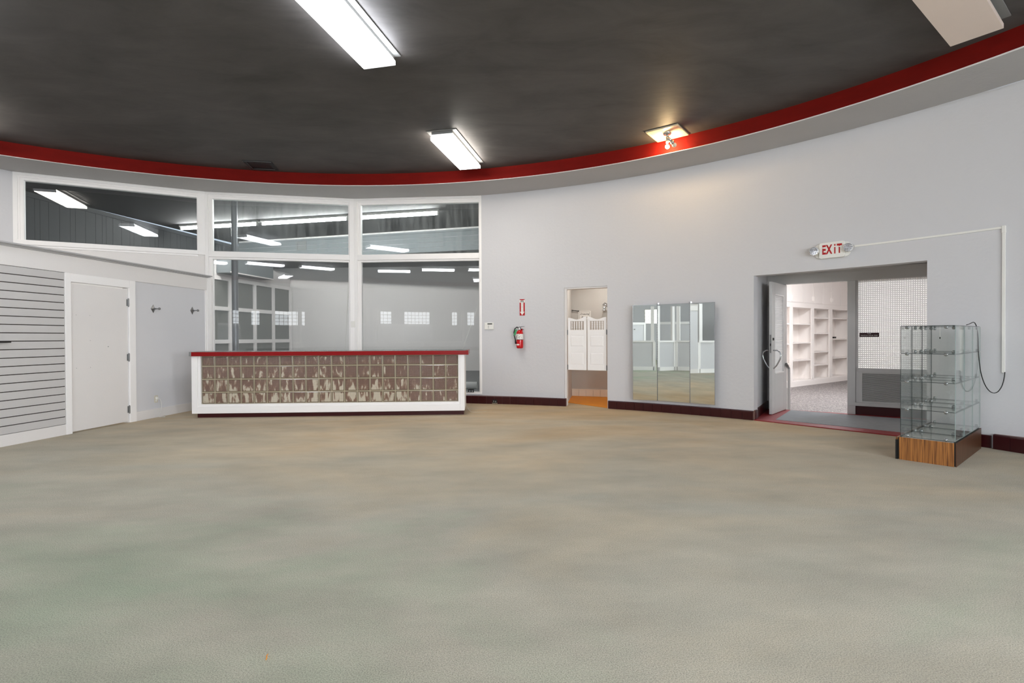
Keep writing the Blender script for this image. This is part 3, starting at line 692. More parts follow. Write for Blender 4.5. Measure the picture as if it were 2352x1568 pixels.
# exit sign
r = onwall('exit_sign', 42.63, 2.33, 'white EXIT sign with worn red letters and two emergency lamp heads above recess', 'exit sign')
m = MB(); cr_ = .025; W2, H0, H1 = .155, 0.0, .215
poly = []
for cx, cz, a0 in ((-W2 + cr_, H0 + cr_, 180), (W2 - cr_, H0 + cr_, 270), (W2 - cr_, H1 - cr_, 0), (-W2 + cr_, H1 - cr_, 90)):
    for k in range(5): a = rad(a0 + k * 22.5); poly.append((cx + cr_ * math.cos(a), cz + cr_ * math.sin(a)))
m.plate(poly, -.06, -.02); m.obj('housing', 'white_plastic', r, bevel=.005)
m = MB(); m.plate([(x * 1.0, z) for x, z in poly], -.02, 0)
for sgn in (-1, 1):
    for cz in (.06, .155): m.cyl((sgn * .16, -.03, cz), (sgn * .16, 0, cz), .05, 20)
m.obj('backplate', 'white_plastic', r)
for k, ch in enumerate('EXIT'):
    textmesh(ch, .172, 'lettering', 'sign_red', r, (-.093 + k * .062 + (.008 if ch == 'I' else 0), -.0612, .11), FLAT, .0006, sx=.56, bold=.0055)
m = MB()
for x, z, s_ in ((-.098, .145, .014), (-.035, .045, .012), (.035, .15, .016), (.1, .142, .013), (.09, .05, .008)): m.box(x - s_, x + s_, -.0628, -.0618, z - s_ * .6, z + s_ * .5)
m.obj('worn_patch', 'sign_white', r)
for sgn in (-1, 1):
    m = MB(); m.cyl((sgn * .165, -.03, .11), (sgn * .2, -.055, .11), .02, 12); hx = sgn * .205
    m.lathe([(.03, -.04), (.055, -.065), (.06, -.10), (.055, -.105)], 20, (hx, .11), axis='y'); lh_ = m.obj('lamp_head', 'white_plastic', r, smooth=True)
    m = MB(); m.lathe([(.001, -.104), (.054, -.106)], 20, (hx, .11), axis='y')
    for i in range(-2, 3):
        for j in range(-2, 3):
            if i * i + j * j <= 5: m.sphere((hx + i * .019, -.106, .11 + j * .019), .008, 6, 4)
    m.obj('lamp_reflector', 'chrome', lh_, smooth=True)
# surface raceway
r = onwall('cable_raceway', 33.05, 0, 'white surface cable raceway running from the exit sign and down the wall', 'raceway')
def loc(P, z, root_th=33.05):
    c = wc(root_th); a = rad(root_th - 90); v = P - c; return (v.x * math.cos(-a) - v.y * math.sin(-a), v.x * math.sin(-a) + v.y * math.cos(-a), z)
m = MB(); ts = [41.2 - i * (41.2 - 33.05) / 10 for i in range(11)]
for i in range(10):
    a, b = wc(ts[i]), wc(ts[i + 1]); a2, b2 = wc(ts[i], WR - .014), wc(ts[i + 1], WR - .014)
    A = [loc(a, 2.448), loc(b, 2.448), loc(b, 2.47), loc(a, 2.47), loc(a2, 2.448), loc(b2, 2.448), loc(b2, 2.47), loc(a2, 2.47)]
    m.add(A, [(4, 5, 6, 7), (0, 4, 7, 3), (1, 2, 6, 5), (3, 7, 6, 2), (0, 1, 5, 4)])
m.obj('horizontal_run', 'white_plastic', r)
m = MB(); m.box(-.014, .014, -.016, 0, .85, 2.475); m.obj('vertical_run', 'white_plastic', r, bevel=.002)
m = MB(); m.box(-.017, .017, -.019, 0, 2.4, 2.478); m.obj('elbow', 'white_plastic', r, bevel=.002)
# baseboard outlet box
r = empty('floor_outlet', (-.33, 9.915, 0), rad(-12), 'small black open outlet box set in the dark red tile base', 'outlet')
m = MB(); m.box(-.045, .045, -.022, .005, .02, .085); m.obj('box', 'black', r, bevel=.003)
m = MB(); m.box(-.05, .05, -.018, .004, .012, .02); m.obj('lip', 'dish_cream', r)
for x, z in ((-.03, .04), (.008, .035)): MB().box(x, x + .023, -.026, -.022, z, z + .028).obj('terminal', 'steel', r)

# ------------------------------------------------------------------ dressing room behind the swing doors
JA = Vector((1.0, 9.76)); JB = Vector((1.28, 11.174)); JCc = Vector((2.75, 10.61)); JD = Vector((1.95, 9.32))
r = None
mb = MB()
def wallq(mb, a, b, z0, z1, mi=0): mb.quad((a[0], a[1], z0), (b[0], b[1], z0), (b[0], b[1], z1), (a[0], a[1], z1), mi)
wallq(mb, JA, JB, 0, 2.5); wallq(mb, JB, JCc, 0, 2.5); wallq(mb, JCc, JD, 0, 2.5)
struct('wall_dressing', mb, 'dress_wall')
struct('ceiling_dressing', MB().add([(p.x, p.y, 2.5) for p in (JA + Vector((.0, .0)), JB, JCc, JD + Vector((.1, .05)))], [(0, 1, 2, 3)]), 'dress_wall')
a_, b_ = wc(DR[0], WR + .03), wc(DR[1], WR + .03)
struct('floor_dressing', MB().prism([(a_.x + .10, a_.y + .45), (b_.x, b_.y + .0), (JD.x, JD.y), (JCc.x, JCc.y), (JB.x, JB.y)], 0.001, .008), 'orange_floor')
# door frame
r = empty('door_2', kind='structure')
m = MB()
for t, sg in ((DR[0], -1), (DR[1], 1)):
    for (o0, o1, w_) in (((.03, .07, .04), (.07, .17, .018)) if sg < 0 else ((.03, .17, .004),)):
        p = wc(t, WR + o0); q_ = wc(t, WR + o1); tg = Vector((math.sin(rad(t)), -math.cos(rad(t)))) * (-sg) * w_
        pts4 = [(p.x, p.y), (p.x + tg.x, p.y + tg.y), (q_.x + tg.x, q_.y + tg.y), (q_.x, q_.y)]
        if sg > 0: pts4 = pts4[::-1]
        m.prism(pts4, 0, 2.165)
a_, b_ = wc(DR[0], WR + .02), wc(DR[1], WR + .02); c_, d_ = wc(DR[1], WR + .17), wc(DR[0], WR + .17)
m.prism([(a_.x, a_.y), (b_.x, b_.y), (c_.x, c_.y), (d_.x, d_.y)], 2.145, 2.171)
m.obj('door_frame', 'partition_white', r)
# tile base inside
r = empty('baseboard_dressing', kind='structure')
d = (JCc - JB).normalized(); n = Vector((d.y, -d.x)); rzz = math.atan2(d.y, d.x)
me = MB().box(-.074, .074, -.008, 0, .003, .14).mesh('tile', 'tile_cream')
for k in range(9): P = JB + d * (.08 + k * .153) + n * .004; inst(me, 'tile', r, (P.x, P.y, .008), rzz)
o = MB().box(0, 1.5, -.012, 0, .141, .16).obj('tile_cap', 'tile_cream', r); o.location = (JB.x, JB.y, .0); o.rotation_euler = (0, 0, rzz)
# saloon doors
dA = Vector((1.04, 9.638)); dB = Vector((1.7, 9.318)); dd = (dB - dA).normalized(); drz = math.atan2(dd.y, dd.x)
def saloon(s0, wd, side, label):
    P = dA + dd * s0
    r = empty('saloon_door', (P.x, P.y, .663), drz, label, 'swing door', 'saloon doors')
    H = .965; st = .045
    m = MB()
    m.box(0, st, -.014, .014, 0, .92); m.box(wd - st, wd, -.014, .014, 0, .92)
    m.box(st, wd - st, -.014, .014, 0, .09); m.box(st, wd - st, -.014, .014, .325, .425); m.box(st, wd - st, -.014, .014, .635, .735)
    # arched top rail
    n_ = 16; top = []
    for k in range(n_ + 1):
        u = k / n_; c = .03 * math.cos(2 * PI * (u if side < 0 else u)) ; base = .938 + (.018 * u if side < 0 else .018 * (1 - u))
        top.append((u * wd, base + c * .75))
    m.plate([(0, .91), (wd, .91)] + top[::-1], -.014, .014)
    m.box(st, wd - st, -.014, .014, .895, .915)
    m.obj('door_frame', 'white_trim', r, bevel=.002)
    for z0, z1 in ((.09, .325), (.425, .635)):
        q_ = MB(); q_.box(st, wd - st, -.005, .005, z0, z1)
        i_ = .028; q_.add([(st, -.005, z0), (wd - st, -.005, z0), (wd - st, -.005, z1), (st, -.005, z1), (st + i_, -.013, z0 + i_), (wd - st - i_, -.013, z0 + i_), (wd - st - i_, -.013, z1 - i_), (st + i_, -.013, z1 - i_)],
                         [(0, 1, 5, 4), (1, 2, 6, 5), (2, 3, 7, 6), (3, 0, 4, 7), (4, 5, 6, 7)])
        q_.obj('panel', 'white_trim', r)
    for k in range(5):
        x = st + (wd - 2 * st) * (k + .5 + (.4 if side > 0 else .1)) / 5.6
        s = MB(); s.lathe([(.006, .735), (.006, .76), (.011, .785), (.006, .81), (.012, .825), (.006, .84), (.011, .868), (.006, .885), (.006, .9)], 10, (x, 0)); s.obj('spindle', 'white_trim', r, smooth=True)
    hx = -.006 if side < 0 else wd + .006
    for z in (.05, .69):
        h = MB(); h.cyl((hx, -.012, z - .045), (hx, -.012, z + .045), .011, 10); h.box(hx - .012, hx + .012, -.012, .012, z - .04, z + .04); h.obj('spring_hinge', 'steel', r)
saloon(0.0, .352, -1, 'left white saloon-style swing door with turned spindles')
saloon(.372, .352, 1, 'right white saloon-style swing door with turned spindles')
def onback(name, px, z, label, cat):
    return empty(name, (px[0] + n.x * .002, px[1] + n.y * .002, z), rzz, label, cat)
r = onback('dressing_room_sign', (1.545, 11.073), 1.72, 'cream framed Dressing Room sign on the back wall above the swing doors', 'sign')
MB().box(-.135, .135, -.01, 0, -.1, .1).obj('board', 'sign_white', r, bevel=.002)
m = MB(); m.box(-.112, .112, -.0115, -.01, .078, .082); m.box(-.112, .112, -.0115, -.01, -.082, -.078); m.box(-.112, -.108, -.0115, -.01, -.078, .078); m.box(.108, .112, -.0115, -.01, -.078, .078); m.obj('border', 'black', r)
textmesh('Dressing', .055, 'lettering', 'black', r, (0, -.0115, .035), FLAT, .0005, shear=.35)
textmesh('Room', .055, 'lettering', 'black', r, (0, -.0115, -.035), FLAT, .0005, shear=.35)
r = onback('hanging_rod', (1.3, 11.166), 1.83, 'short dark clothes rod on the dressing room wall left of its sign', 'rod')
MB().cyl((0, -.03, .004), (.14, -.03, -.012), .007, 8).obj('rod', 'dark_plastic', r); MB().sphere((.14, -.03, -.012), .012, 8, 6).obj('finial', 'dark_plastic', r); MB().box(-.01, .01, -.04, 0, -.01, .02).obj('bracket', 'steel', r)
r = onback('wall_sconce', (1.955, 10.916), 1.87, 'small chrome wall sconce at the right edge of the dressing doorway', 'wall lamp')
MB().lathe([(.001, -.012), (.05, -.01), (.05, 0)], 16, (0, .06), axis='y').obj('backplate', 'chrome', r, smooth=True)
MB().tube([(0, -.01, .06), (0, -.06, .11), (0, -.1, .08), (0, -.1, .04)], .008, 8).obj('arm', 'chrome', r, smooth=True)
MB().lathe([(.02, .05), (.045, .02), (.05, -.03), (.06, -.05)], 16, (0, -.1)).obj('shade', 'clip_clear', r, smooth=True)
r = empty('fill_light_dressing', (1.75, 10.25, 2.497), 0, 'round unseen fill lamp added to light the dressing room', 'ceiling light')  # lamp added out of view to light the dressing room
MB().lathe([(.001, -.05), (.1, -.045), (.13, 0)], 20).obj('globe', 'dress_fill', r, smooth=True)

# ------------------------------------------------------------------ exit recess
FP = Vector((5.484, 8.381)); FD = Vector((.834, -.552)).normalized(); FN = Vector((FD.y, -FD.x))   # FN towards the room
frz = math.atan2(FD.y, FD.x)
def fs(P): return (Vector(P) - FP).dot(FD)
s_h = fs((4.69, 8.907))                       # hinge side of opening
s_j = fs((4.447, 9.068))
mb = MB()
wallq(mb, JL0, JL1, 0, 2.40); wallq(mb, JR1, JR0, 0, 2.40)
struct('wall_recess', mb, 'wall_paint')
struct('ceiling_recess', MB().add([(JL0.x + .1, JL0.y + .1, 2.36), (JL1.x, JL1.y + .1, 2.36), (JR1.x, JR1.y, 2.36), (JR0.x + .1, JR0.y + .05, 2.36)], [(0, 1, 2, 3)]), 'recess_grey')
fr_ = Vector((JR1.x, JR1.y))
pol = [(JL0.x - .01, JL0.y - .03), (JR0.x - .01, JR0.y - .03), (JR1.x, JR1.y), (FP.x + FD.x * 1.2, FP.y + FD.y * 1.2), (JL1.x, JL1.y)]
struct('floor_threshold', MB().prism(pol, .0005, .012), 'threshold_red')
mt = [(3.96, 7.82), (5.30, 6.50), (6.3, 7.55), (5.35, 8.25), (4.72, 8.82)]
r = empty('floor_mat', (4.9, 7.6, .012), 0, 'worn grey floor mat on the red threshold of the exit recess', 'floor mat')
MB().prism([(x - 4.9, y - 7.6) for x, y in mt], 0, .006).obj('mat', 'mat_grey', r)
# frame of the exit doorway
r = empty('door_3', (FP.x, FP.y, 0), frz, kind='structure')
m = MB()
m.box(s_j, 1.5, -.04, .08, 2.15, 2.34); m.box(s_j, 1.5, -.055, -.04, 2.30, 2.355)         # header
m.box(s_j, s_h, -.04, .08, 0, 2.15)                                                       # hinge jamb
m.box(-.075, .035, -.05, .08, 0, 2.15)                                                    # middle post
m.box(.035, .07, -.02, .06, .15, 2.15)
m.obj('door_frame', 'alu_paint', r, bevel=.004)
m = MB(); m.box(-.06, 1.5, -.055, -.02, .15, .205); m.box(.035, 1.5, -.02, .02, .69, .752); m.obj('sill_rail', 'alu_paint', r, bevel=.003)
m = MB(); m.box(-.0, 1.5, -.02, .06, 0.012, .15); m.obj('kick_panel', 'maroon_kick', r)
# ridged glass with real relief
g = MB(); gx0, gx1, gz0, gz1 = .069, 1.413, .752, 2.152; nx, nz = 48, 45; dx, dz = (gx1 - gx0) / nx, (gz1 - gz0) / nz
for i in range(nx):
    for j in range(nz):
        x, z = gx0 + i * dx, gz0 + j * dz
        k_ = .2
        g.add([(x, .012, z), (x + dx, .012, z), (x + dx, .012, z + dz), (x, .012, z + dz), (x + dx * k_, -.004, z + dz * k_), (x + dx * (1 - k_), -.004, z + dz * k_), (x + dx * (1 - k_), -.004, z + dz * (1 - k_)), (x + dx * k_, -.004, z + dz * (1 - k_))],
              [(0, 1, 5, 4), (1, 2, 6, 5), (2, 3, 7, 6), (3, 0, 4, 7), (4, 5, 6, 7)], [1, 1, 1, 1, 0])
g.obj('glass_pane', ['ridged_glass', 'ridged_flank'], r)
m = MB()
for k in range(26): z = .235 + k * .0172; m.add([(.125, -.02, z), (1.4, -.02, z), (1.4, -.006, z + .009), (.125, -.006, z + .009), (.125, -.02, z - .003), (1.4, -.02, z - .003), (1.4, -.006, z + .006), (.125, -.006, z + .006)], [(0, 1, 2, 3), (4, 7, 6, 5), (0, 4, 5, 1), (2, 6, 7, 3)])
o = m.obj('vent_slats', 'alu_paint', r); o['kind'] = 'stuff'
MB().box(.11, 1.45, .02, .03, .2, .69).obj('vent_backing', 'black', r)
m = MB(); m.box(.04, .125, -.028, .0, .205, .69); m.box(.125, 1.4, -.024, 0, .672, .69); m.box(.125, 1.4, -.024, 0, .205, .228); m.obj('vent_frame', 'alu_paint', r, bevel=.002)
# watch your step sign
P = FP + FD * .215
r = empty('watch_your_step_sign', (P.x, P.y, 1.282), frz, 'small dark maroon PLEASE WATCH YOUR STEP sign on the ridged glass', 'sign')
MB().box(-.128, .128, -.014, -.005, -.034, .034).obj('plate', 'sign_maroon', r)
textmesh('PLEASE', .017, 'lettering', 'sign_white', r, (0, -.0145, .018), FLAT, .0004)
textmesh('WATCH YOUR STEP', .0245, 'lettering', 'sign_white', r, (0, -.0145, -.013), FLAT, .0004)
# open exit door leaf
HP = Vector((4.69, 8.90)); NP = Vector((4.138, 8.29)); ld = (NP - HP); LL = ld.length; ld.normalize()
lrz = math.atan2(-ld.y, -ld.x)        # local +x from the free edge to the hinge, local -y towards lower right
r = empty('exit_door', (NP.x, NP.y, .02), lrz, 'grey glazed door with louvred pane standing open in the exit recess', 'door')
T = .045; ZT = 2.115; sl, sr, z0_, z1_ = .15, .17, .64, 1.93
m = MB(); m.box(0, sl, 0, T, 0, ZT); m.box(LL - sr, LL, 0, T, 0, ZT); m.box(sl, LL - sr, 0, T, 0, z0_); m.box(sl, LL - sr, 0, T, z1_, ZT); m.obj('door_leaf', 'alu_paint', r, bevel=.004)
m = MB(); e = .018; m.box(sl, sl + e, -.003, T, z0_, z1_); m.box(LL - sr - e, LL - sr, -.003, T, z0_, z1_); m.box(sl, LL - sr, -.006, T, z0_, z0_ + e); m.box(sl, LL - sr, -.003, T, z1_ - e, z1_); m.obj('pane_frame', 'white_trim', r)
m = MB(); zz = z0_ + e
while zz < z1_ - e - .02:
    m.add([(sl + e, .006, zz), (LL - sr - e, .006, zz), (LL - sr - e, .02, zz + .02), (sl + e, .02, zz + .02), (sl + e, .008, zz - .002), (LL - sr - e, .008, zz - .002), (LL - sr - e, .022, zz + .018), (sl + e, .022, zz + .018)], [(0, 1, 2, 3), (4, 7, 6, 5), (0, 4, 5, 1), (3, 2, 6, 7)]); zz += .0235
o = m.obj('louvre_blind', 'white_trim', r); o['kind'] = 'stuff'
MB().box(sl, LL - sr, .03, .034, z0_, z1_).obj('glass_pane', 'back_wall', r)
MB().box(-.002, .002, .012, .034, .98, 1.27).obj('lock_plate', 'steel', r); MB().box(-.004, 0, .016, .03, 1.09, 1.13).obj('lock_bolt', 'black', r)
m = MB(); m.cyl((.055, -.012, 1.20), (.055, 0, 1.20), .022, 12); m.obj('lock_cylinder', 'dark_plastic', r)
for sg in (1, -1):
    y = 0 if sg > 0 else T
    pts = [(.06, y, 1.02), (.06, y - sg * .06, 1.02), (.06, y - sg * .10, .99), (.06, y - sg * .115, .94), (.06, y - sg * .10, .88), (.06, y - sg * .05, .78), (.06, y - sg * .01, .735), (.06, y, .73)]
    MB().tube(pts, .011, 10).obj('pull_handle', 'chrome', r, smooth=True)

# ------------------------------------------------------------------ vestibule beyond the exit
ZV = -.15
SA = Vector((7.722, 14.416)); SB = Vector((10.674, 16.588)); sd = (SB - SA).normalized(); srz = math.atan2(sd.y, sd.x); sn = Vector((sd.y, -sd.x))
V = [Vector((4.42, 9.1)), SA - sd * 2.0 - sn * .45, SB + sd * 2.4 - sn * .45, Vector((13.5, 12.0)), Vector((7.1, 7.35))]
mb = MB()
for i in range(4): wallq(mb, V[i], V[i + 1], ZV, 3.3)
struct('wall_vestibule', mb, 'shelf_white')
struct('floor_vestibule', MB().add([(p.x, p.y, ZV) for p in V][::-1], [(0, 1, 2, 3, 4)]), 'terrazzo')
struct('ceiling_vestibule', MB().add([(p.x, p.y, 3.3) for p in V], [(0, 1, 2, 3, 4)]), 'shelf_white')
mb = MB(); a_, b_ = V[0], FP + FD * 1.7; mb.quad((a_.x, a_.y, ZV), (b_.x, b_.y, ZV), (b_.x, b_.y, .01), (a_.x, a_.y, .01))
c_ = Vector((4.42, 9.1)); q1 = FP + FD * s_j; q2 = FP + FD * 1.9
mb.quad((q1.x + .03, q1.y + .06, 2.33), (q2.x, q2.y + .06, 2.33), (q2.x, q2.y + .06, 3.3), (q1.x + .03, q1.y + .06, 3.3)); struct('wall_vestibule_head', mb, 'recess_grey')
# shelving unit
r = empty('bookcase_unit', (SA.x, SA.y, ZV), srz, 'large white built-in shelving wall with open cubbies seen through the exit doorway', 'shelving')
D = .42; hz0 = 2.22; ups = [(-1.9, -1.72), (-.05, .11), (1.218, 1.383), (2.385, 2.595), (3.72, 3.9), (5.1, 5.28)]
m = MB(); m.box(-1.9, 5.3, -.02, .05, 0, .15); m.obj('plinth', 'shelf_white', r)
for a_, b_ in ups: MB().box(a_, b_, 0, .03, .15, hz0).obj('upright', 'shelf_white', r); 
for a_, b_ in ups: MB().box((a_ + b_) / 2 - .02, (a_ + b_) / 2 + .02, .03, D, .15, hz0).obj('divider', 'shelf_white', r)
MB().box(-1.9, 5.3, 0, .03, hz0, hz0 + .14).obj('top_rail', 'shelf_white', r)
MB().box(-1.9, 5.3, D - .02, D, .0, hz0 + .1).obj('back_panel', 'shelf_white', r)
MB().box(-1.9, 5.3, 0, D, .145, .165).obj('bottom_shelf', 'shelf_white', r); MB().box(-1.9, 5.3, 0.03, D, hz0, hz0 + .02).obj('top_panel', 'shelf_white', r)
cols = [(-1.72, -.05, (.65, 1.2, 1.76)), (.11, 1.218, (.73, 1.224, 1.76)), (1.383, 2.385, (.559, .942, 1.496, 1.95)), (2.595, 3.72, (.735, 1.32, 1.96)), (3.9, 5.1, (.7, 1.3, 1.9))]
for a_, b_, zs in cols:
    for z in zs: MB().box(a_ - .06, b_ + .06, .035, D - .02, z - .022, z + .012).obj('shelf', 'shelf_white', r)
for k in range(8):
    x0 = -1.9 + k * .66 - .05
for a_, b_ in [(-1.85, -1.0), (-.96, -.02), (.0, .62), (.64, 1.26), (1.29, 1.9), (1.92, 2.46), (2.5, 3.1), (3.12, 3.78), (3.8, 4.6)]:
    MB().box(a_ + .003, b_ - .003, -.018, .0, hz0 + .15, 3.4).obj('cupboard_door', 'shelf_white', r)
for x in (-.06, .04, 1.22, 1.33, 2.42, 2.55): MB().box(x - .008, x + .008, -.035, -.018, hz0 + .22, hz0 + .34).obj('door_pull', 'shelf_white', r)
MB().box(-1.9, 5.3, -.012, .42, hz0 + .14, 3.44).obj('cupboard_carcass', 'shelf_white', r)
m = MB()
P = SA + sd * 3.1 + sn * -.15
r = empty('shelf_clutter', (P.x, P.y, ZV + 1.338), srz, 'small dark object lying on the white shelf at far right of the cubbies', 'small item')
m.box(-.1, .06, -.03, .03, 0, .05); m.obj('body', 'black', r)
r = empty('fill_light_vestibule', (7.3, 11.6, 3.298), rad(40), 'unseen fill lamp added to light the room beyond the exit', 'ceiling light')  # lamp added out of view because the vestibule needs light
MB().box(-.9, .9, -.3, .3, -.06, -.001).obj('lens', 'room_fill', r)
r = empty('fill_light_vestibule', (8.9, 10.6, 3.298), rad(40), 'second unseen fill lamp added to brighten the ridged glass from behind', 'ceiling light')  # added close behind the ridged pane to brighten it
MB().box(-.9, .9, -.3, .3, -.06, -.001).obj('lens', 'room_fill', r)
# handrail
r = empty('handrail', (4.775, 8.985, ZV), rad(40), 'white handrail post with grey rail end just beyond the open exit door', 'handrail')
MB().box(-.018, .018, -.018, .018, 0, .855).obj('post', 'alu_paint', r)
MB().tube([(-.25, -.06, .95), (-.02, 0, .875), (.06, .02, .84), (.075, .025, .81), (.055, .02, .79)], .019, 10).obj('rail', 'steel', r, smooth=True)

# ------------------------------------------------------------------ glass display on wooden plinth
DC = Vector((4.258, 4.997)); dw = Vector((.7646, .6446)).normalized(); drz = math.atan2(dw.y, dw.x)   # local x = depth direction, local y = to the left
r = empty('display_plinth', (DC.x, DC.y, 0), drz, 'low wood-veneer plinth with dark edges carrying the stacked glass shelves', 'plinth')
DW, DD = .46, 1.31
MB().box(.004, DD, 0.003, DW - .003, .004, .225).obj('plinth_core', 'black', r)
MB().box(.03, DD - .03, .025, DW - .025, .225, .2285).obj('top_board', 'partition_white', r)
m = MB(); m.box(.0, .008, .012, DW - .012, 0, .23); m.obj('front_panel', 'wood_veneer', r)
m = MB(); m.box(.014, DD, -.004, .004, 0, .228); m.obj('side_panel', 'wood_dark', r)
m = MB(); m.box(.014, DD, DW - .004, DW + .02, 0, .222); m.obj('side_panel', 'wood_veneer', r)
m = MB(); m.box(0, .05, DW + .0, DW + .02, 0, .2); m.obj('loose_edge', 'black', r)
r = empty('glass_display', (DC.x, DC.y, .232), drz, 'square-cell glass shelf display with clear clips on the wooden plinth', 'display shelves')
cw = .430; gl = [0.004, .286, .568, .850, 1.130]; th_ = .005; GW = .435
def gbox(mb, x0, x1, y0, y1, z0, z1):
    dims = (x1 - x0, y1 - y0, z1 - z0); ax = dims.index(min(dims))
    mi = {0: [1, 1, 1, 0, 1, 0], 1: [1, 1, 0, 1, 0, 1], 2: [0, 0, 1, 1, 1, 1]}[ax]
    mb.box(x0, x1, y0, y1, z0, z1, mi)
meS = MB(); gbox(meS, .002, cw - .002, .004, GW, 0, th_); meS = meS.mesh('shelf_pane', ['display_glass', 'glass_edge'])
meV = MB(); gbox(meV, .003, cw - .003, 0, th_, .006, .279); meV = meV.mesh('side_pane', ['display_glass', 'glass_edge'])
meR = MB(); gbox(meR, .003, cw - .003, 0, th_, .006, .279); meR = meR.mesh('side_pane', ['display_glass', 'glass_edge_pale'])
meB = MB(); gbox(meB, 0, th_, .006, GW - .003, .006, .279); meB = meB.mesh('back_pane', ['display_glass', 'glass_edge'])
for li, z in enumerate(gl):
    for k in range(3): inst(meS, 'shelf_pane', r, (.012 + k * cw, .006, z))
    if li < 4:
        for k in range(3):
            inst(meV, 'side_pane', r, (.012 + k * cw, GW + .002, z)); inst(meR, 'side_pane', r, (.012 + k * cw, .004, z))
        inst(meB, 'back_pane', r, (.012 + 3 * cw, .006, z))
cm = MB(); cm.cyl((-.006, 0, 0), (.012, 0, 0), .017, 14); cm.cyl((-.008, 0, 0), (-.006, 0, 0), .011, 14); CLIPF = cm.mesh('clip', 'clip_clear', True)
cm = MB(); cm.cyl((0, -.007, 0), (0, .012, 0), .016, 14); cm.cyl((0, -.009, 0), (0, -.007, 0), .01, 14); CLIPS = cm.mesh('clip', 'clip_clear', True)
for z in gl:
    dz = 0.016 if z < .1 else (-.012 if z > 1 else 0)
    inst(CLIPF, 'clip', r, (.006, .075, z + dz)); inst(CLIPF, 'clip', r, (.006, .385, z + dz))
    for k in (1, 2, 3):
        for y in (.03, .405): inst(CLIPS, 'clip', r, (.012 + k * cw - .01, y, z + .016 * (1 if z < 1 else -1)))
    for k in (1, 2):
        inst(CLIPF, 'clip', r, (.012 + k * cw, .09, z + .016 * (1 if z < 1 else -1))); inst(CLIPF, 'clip', r, (.012 + k * cw, .36, z + .016 * (1 if z < 1 else -1)))
r = empty('hanging_pull', (4.74, 5.77, 1.25), 0, 'small dark cable clip dangling inside the top shelf of the glass display', 'cable clip')
MB().cyl((0, 0, .002), (0, 0, .11), .002, 6).obj('cord', 'white_plastic', r); MB().sphere((0, 0, -.01), .006, 8, 6, sc=(1, 1, 1.8)).obj('weight', 'dark_plastic', r, smooth=True)
# black cable from display to raceway
r = empty('black_cable', (5.15, 5.74, 1.37), 0, 'thin black cable looping from the glass display top to the white raceway', 'cable')
pts = [(4.78, 5.48, 1.378), (4.9, 5.58, 1.39), (5.03, 5.68, 1.41), (5.12, 5.75, 1.38), (5.15, 5.76, 1.28), (5.16, 5.765, 1.1), (5.175, 5.765, .95), (5.19, 5.765, .85), (5.225, 5.765, .74), (5.27, 5.765, .665), (5.32, 5.765, .63), (5.37, 5.76, .64), (5.41, 5.755, .7), (5.435, 5.755, .78), (5.445, 5.755, .86)]
sm_ = []
for i in range(len(pts) - 1):
    p0, p1, p2, p3 = [Vector(pts[max(0, min(len(pts) - 1, j))]) for j in (i - 1, i, i + 1, i + 2)]
    for t in (0, .33, .66): sm_.append(.5 * ((2 * p1) + (-p0 + p2) * t + (2 * p0 - 5 * p1 + 4 * p2 - p3) * t * t + (-p0 + 3 * p1 - 3 * p2 + p3) * t ** 3))
sm_.append(Vector(pts[-1])); MB().tube([(p.x - 5.15, p.y - 5.74, p.z - 1.37) for p in sm_], .0045, 6).obj('cable', 'black', r, smooth=True)

# ------------------------------------------------------------------ ceiling fixtures of the main room
def fixture(cx, cy, dx_, dy_, label, lit='lens_cool', L=1.352, Wd=.357, group='fluorescent ceiling fixtures', z=HC):
    r = empty('fluorescent_fixture', (cx, cy, z), math.atan2(dy_, dx_), label, 'ceiling light', group)
    a, w_ = L / 2, Wd / 2
    m = MB(); m.box(-a - .05, a + .05, -w_ - .045, w_ + .045, -.012, -.0005); m.box(-a - .02, a + .02, -w_ + .02, w_ - .02, -.045, -.012)
    m.obj('housing', 'housing_grey', r, bevel=.002)
    m = MB(); v = [(-a, -w_, -.118), (a, -w_, -.118), (a, w_, -.118), (-a, w_, -.118), (-a, -w_ - .0, -.075), (a, -w_ - .0, -.075), (a, w_ + .0, -.075), (-a, w_ + .0, -.075), (-a, -w_ + .035, -.045), (a, -w_ + .035, -.045), (a, w_ - .035, -.045), (-a, w_ - .035, -.045)]
    m.add(v, [(3, 2, 1, 0), (0, 1, 5, 4), (2, 3, 7, 6), (4, 5, 9, 8), (6, 7, 11, 10)]); lens_ = m.obj('lens', lit, r)
    for sx in (-1, 1):
        e = MB(); x0, x1 = (a, a + .012) if sx > 0 else (-a - .012, -a)
        e.plate([(0, 0)] * 0 + [(-w_, -.118), (w_, -.118), (w_, -.075), (w_ - .035, -.045), (-w_ + .035, -.045), (-w_, -.075)], x0, x1)
        for i in range(len(e.v)): X, Y, Z = e.v[i]; e.v[i] = (Y, X, Z)
        e.obj('end_cap', 'lens_end' if lit != 'lens_off' else 'lens_off', lens_)
    return r
fixture(-1.528, 4.826, .222, .975, 'lit fluorescent ceiling fixture cut by the top edge, above the middle of the floor', 'lens_cool')
fixture(-.839, 8.151, .2146, .9767, 'lit fluorescent ceiling fixture near the red band, above the counter end', 'lens_warm')
fixture(3.903, 4.58, .7916, .611, 'unlit beige fluorescent ceiling fixture at the upper right corner', 'lens_off', Wd=.387)
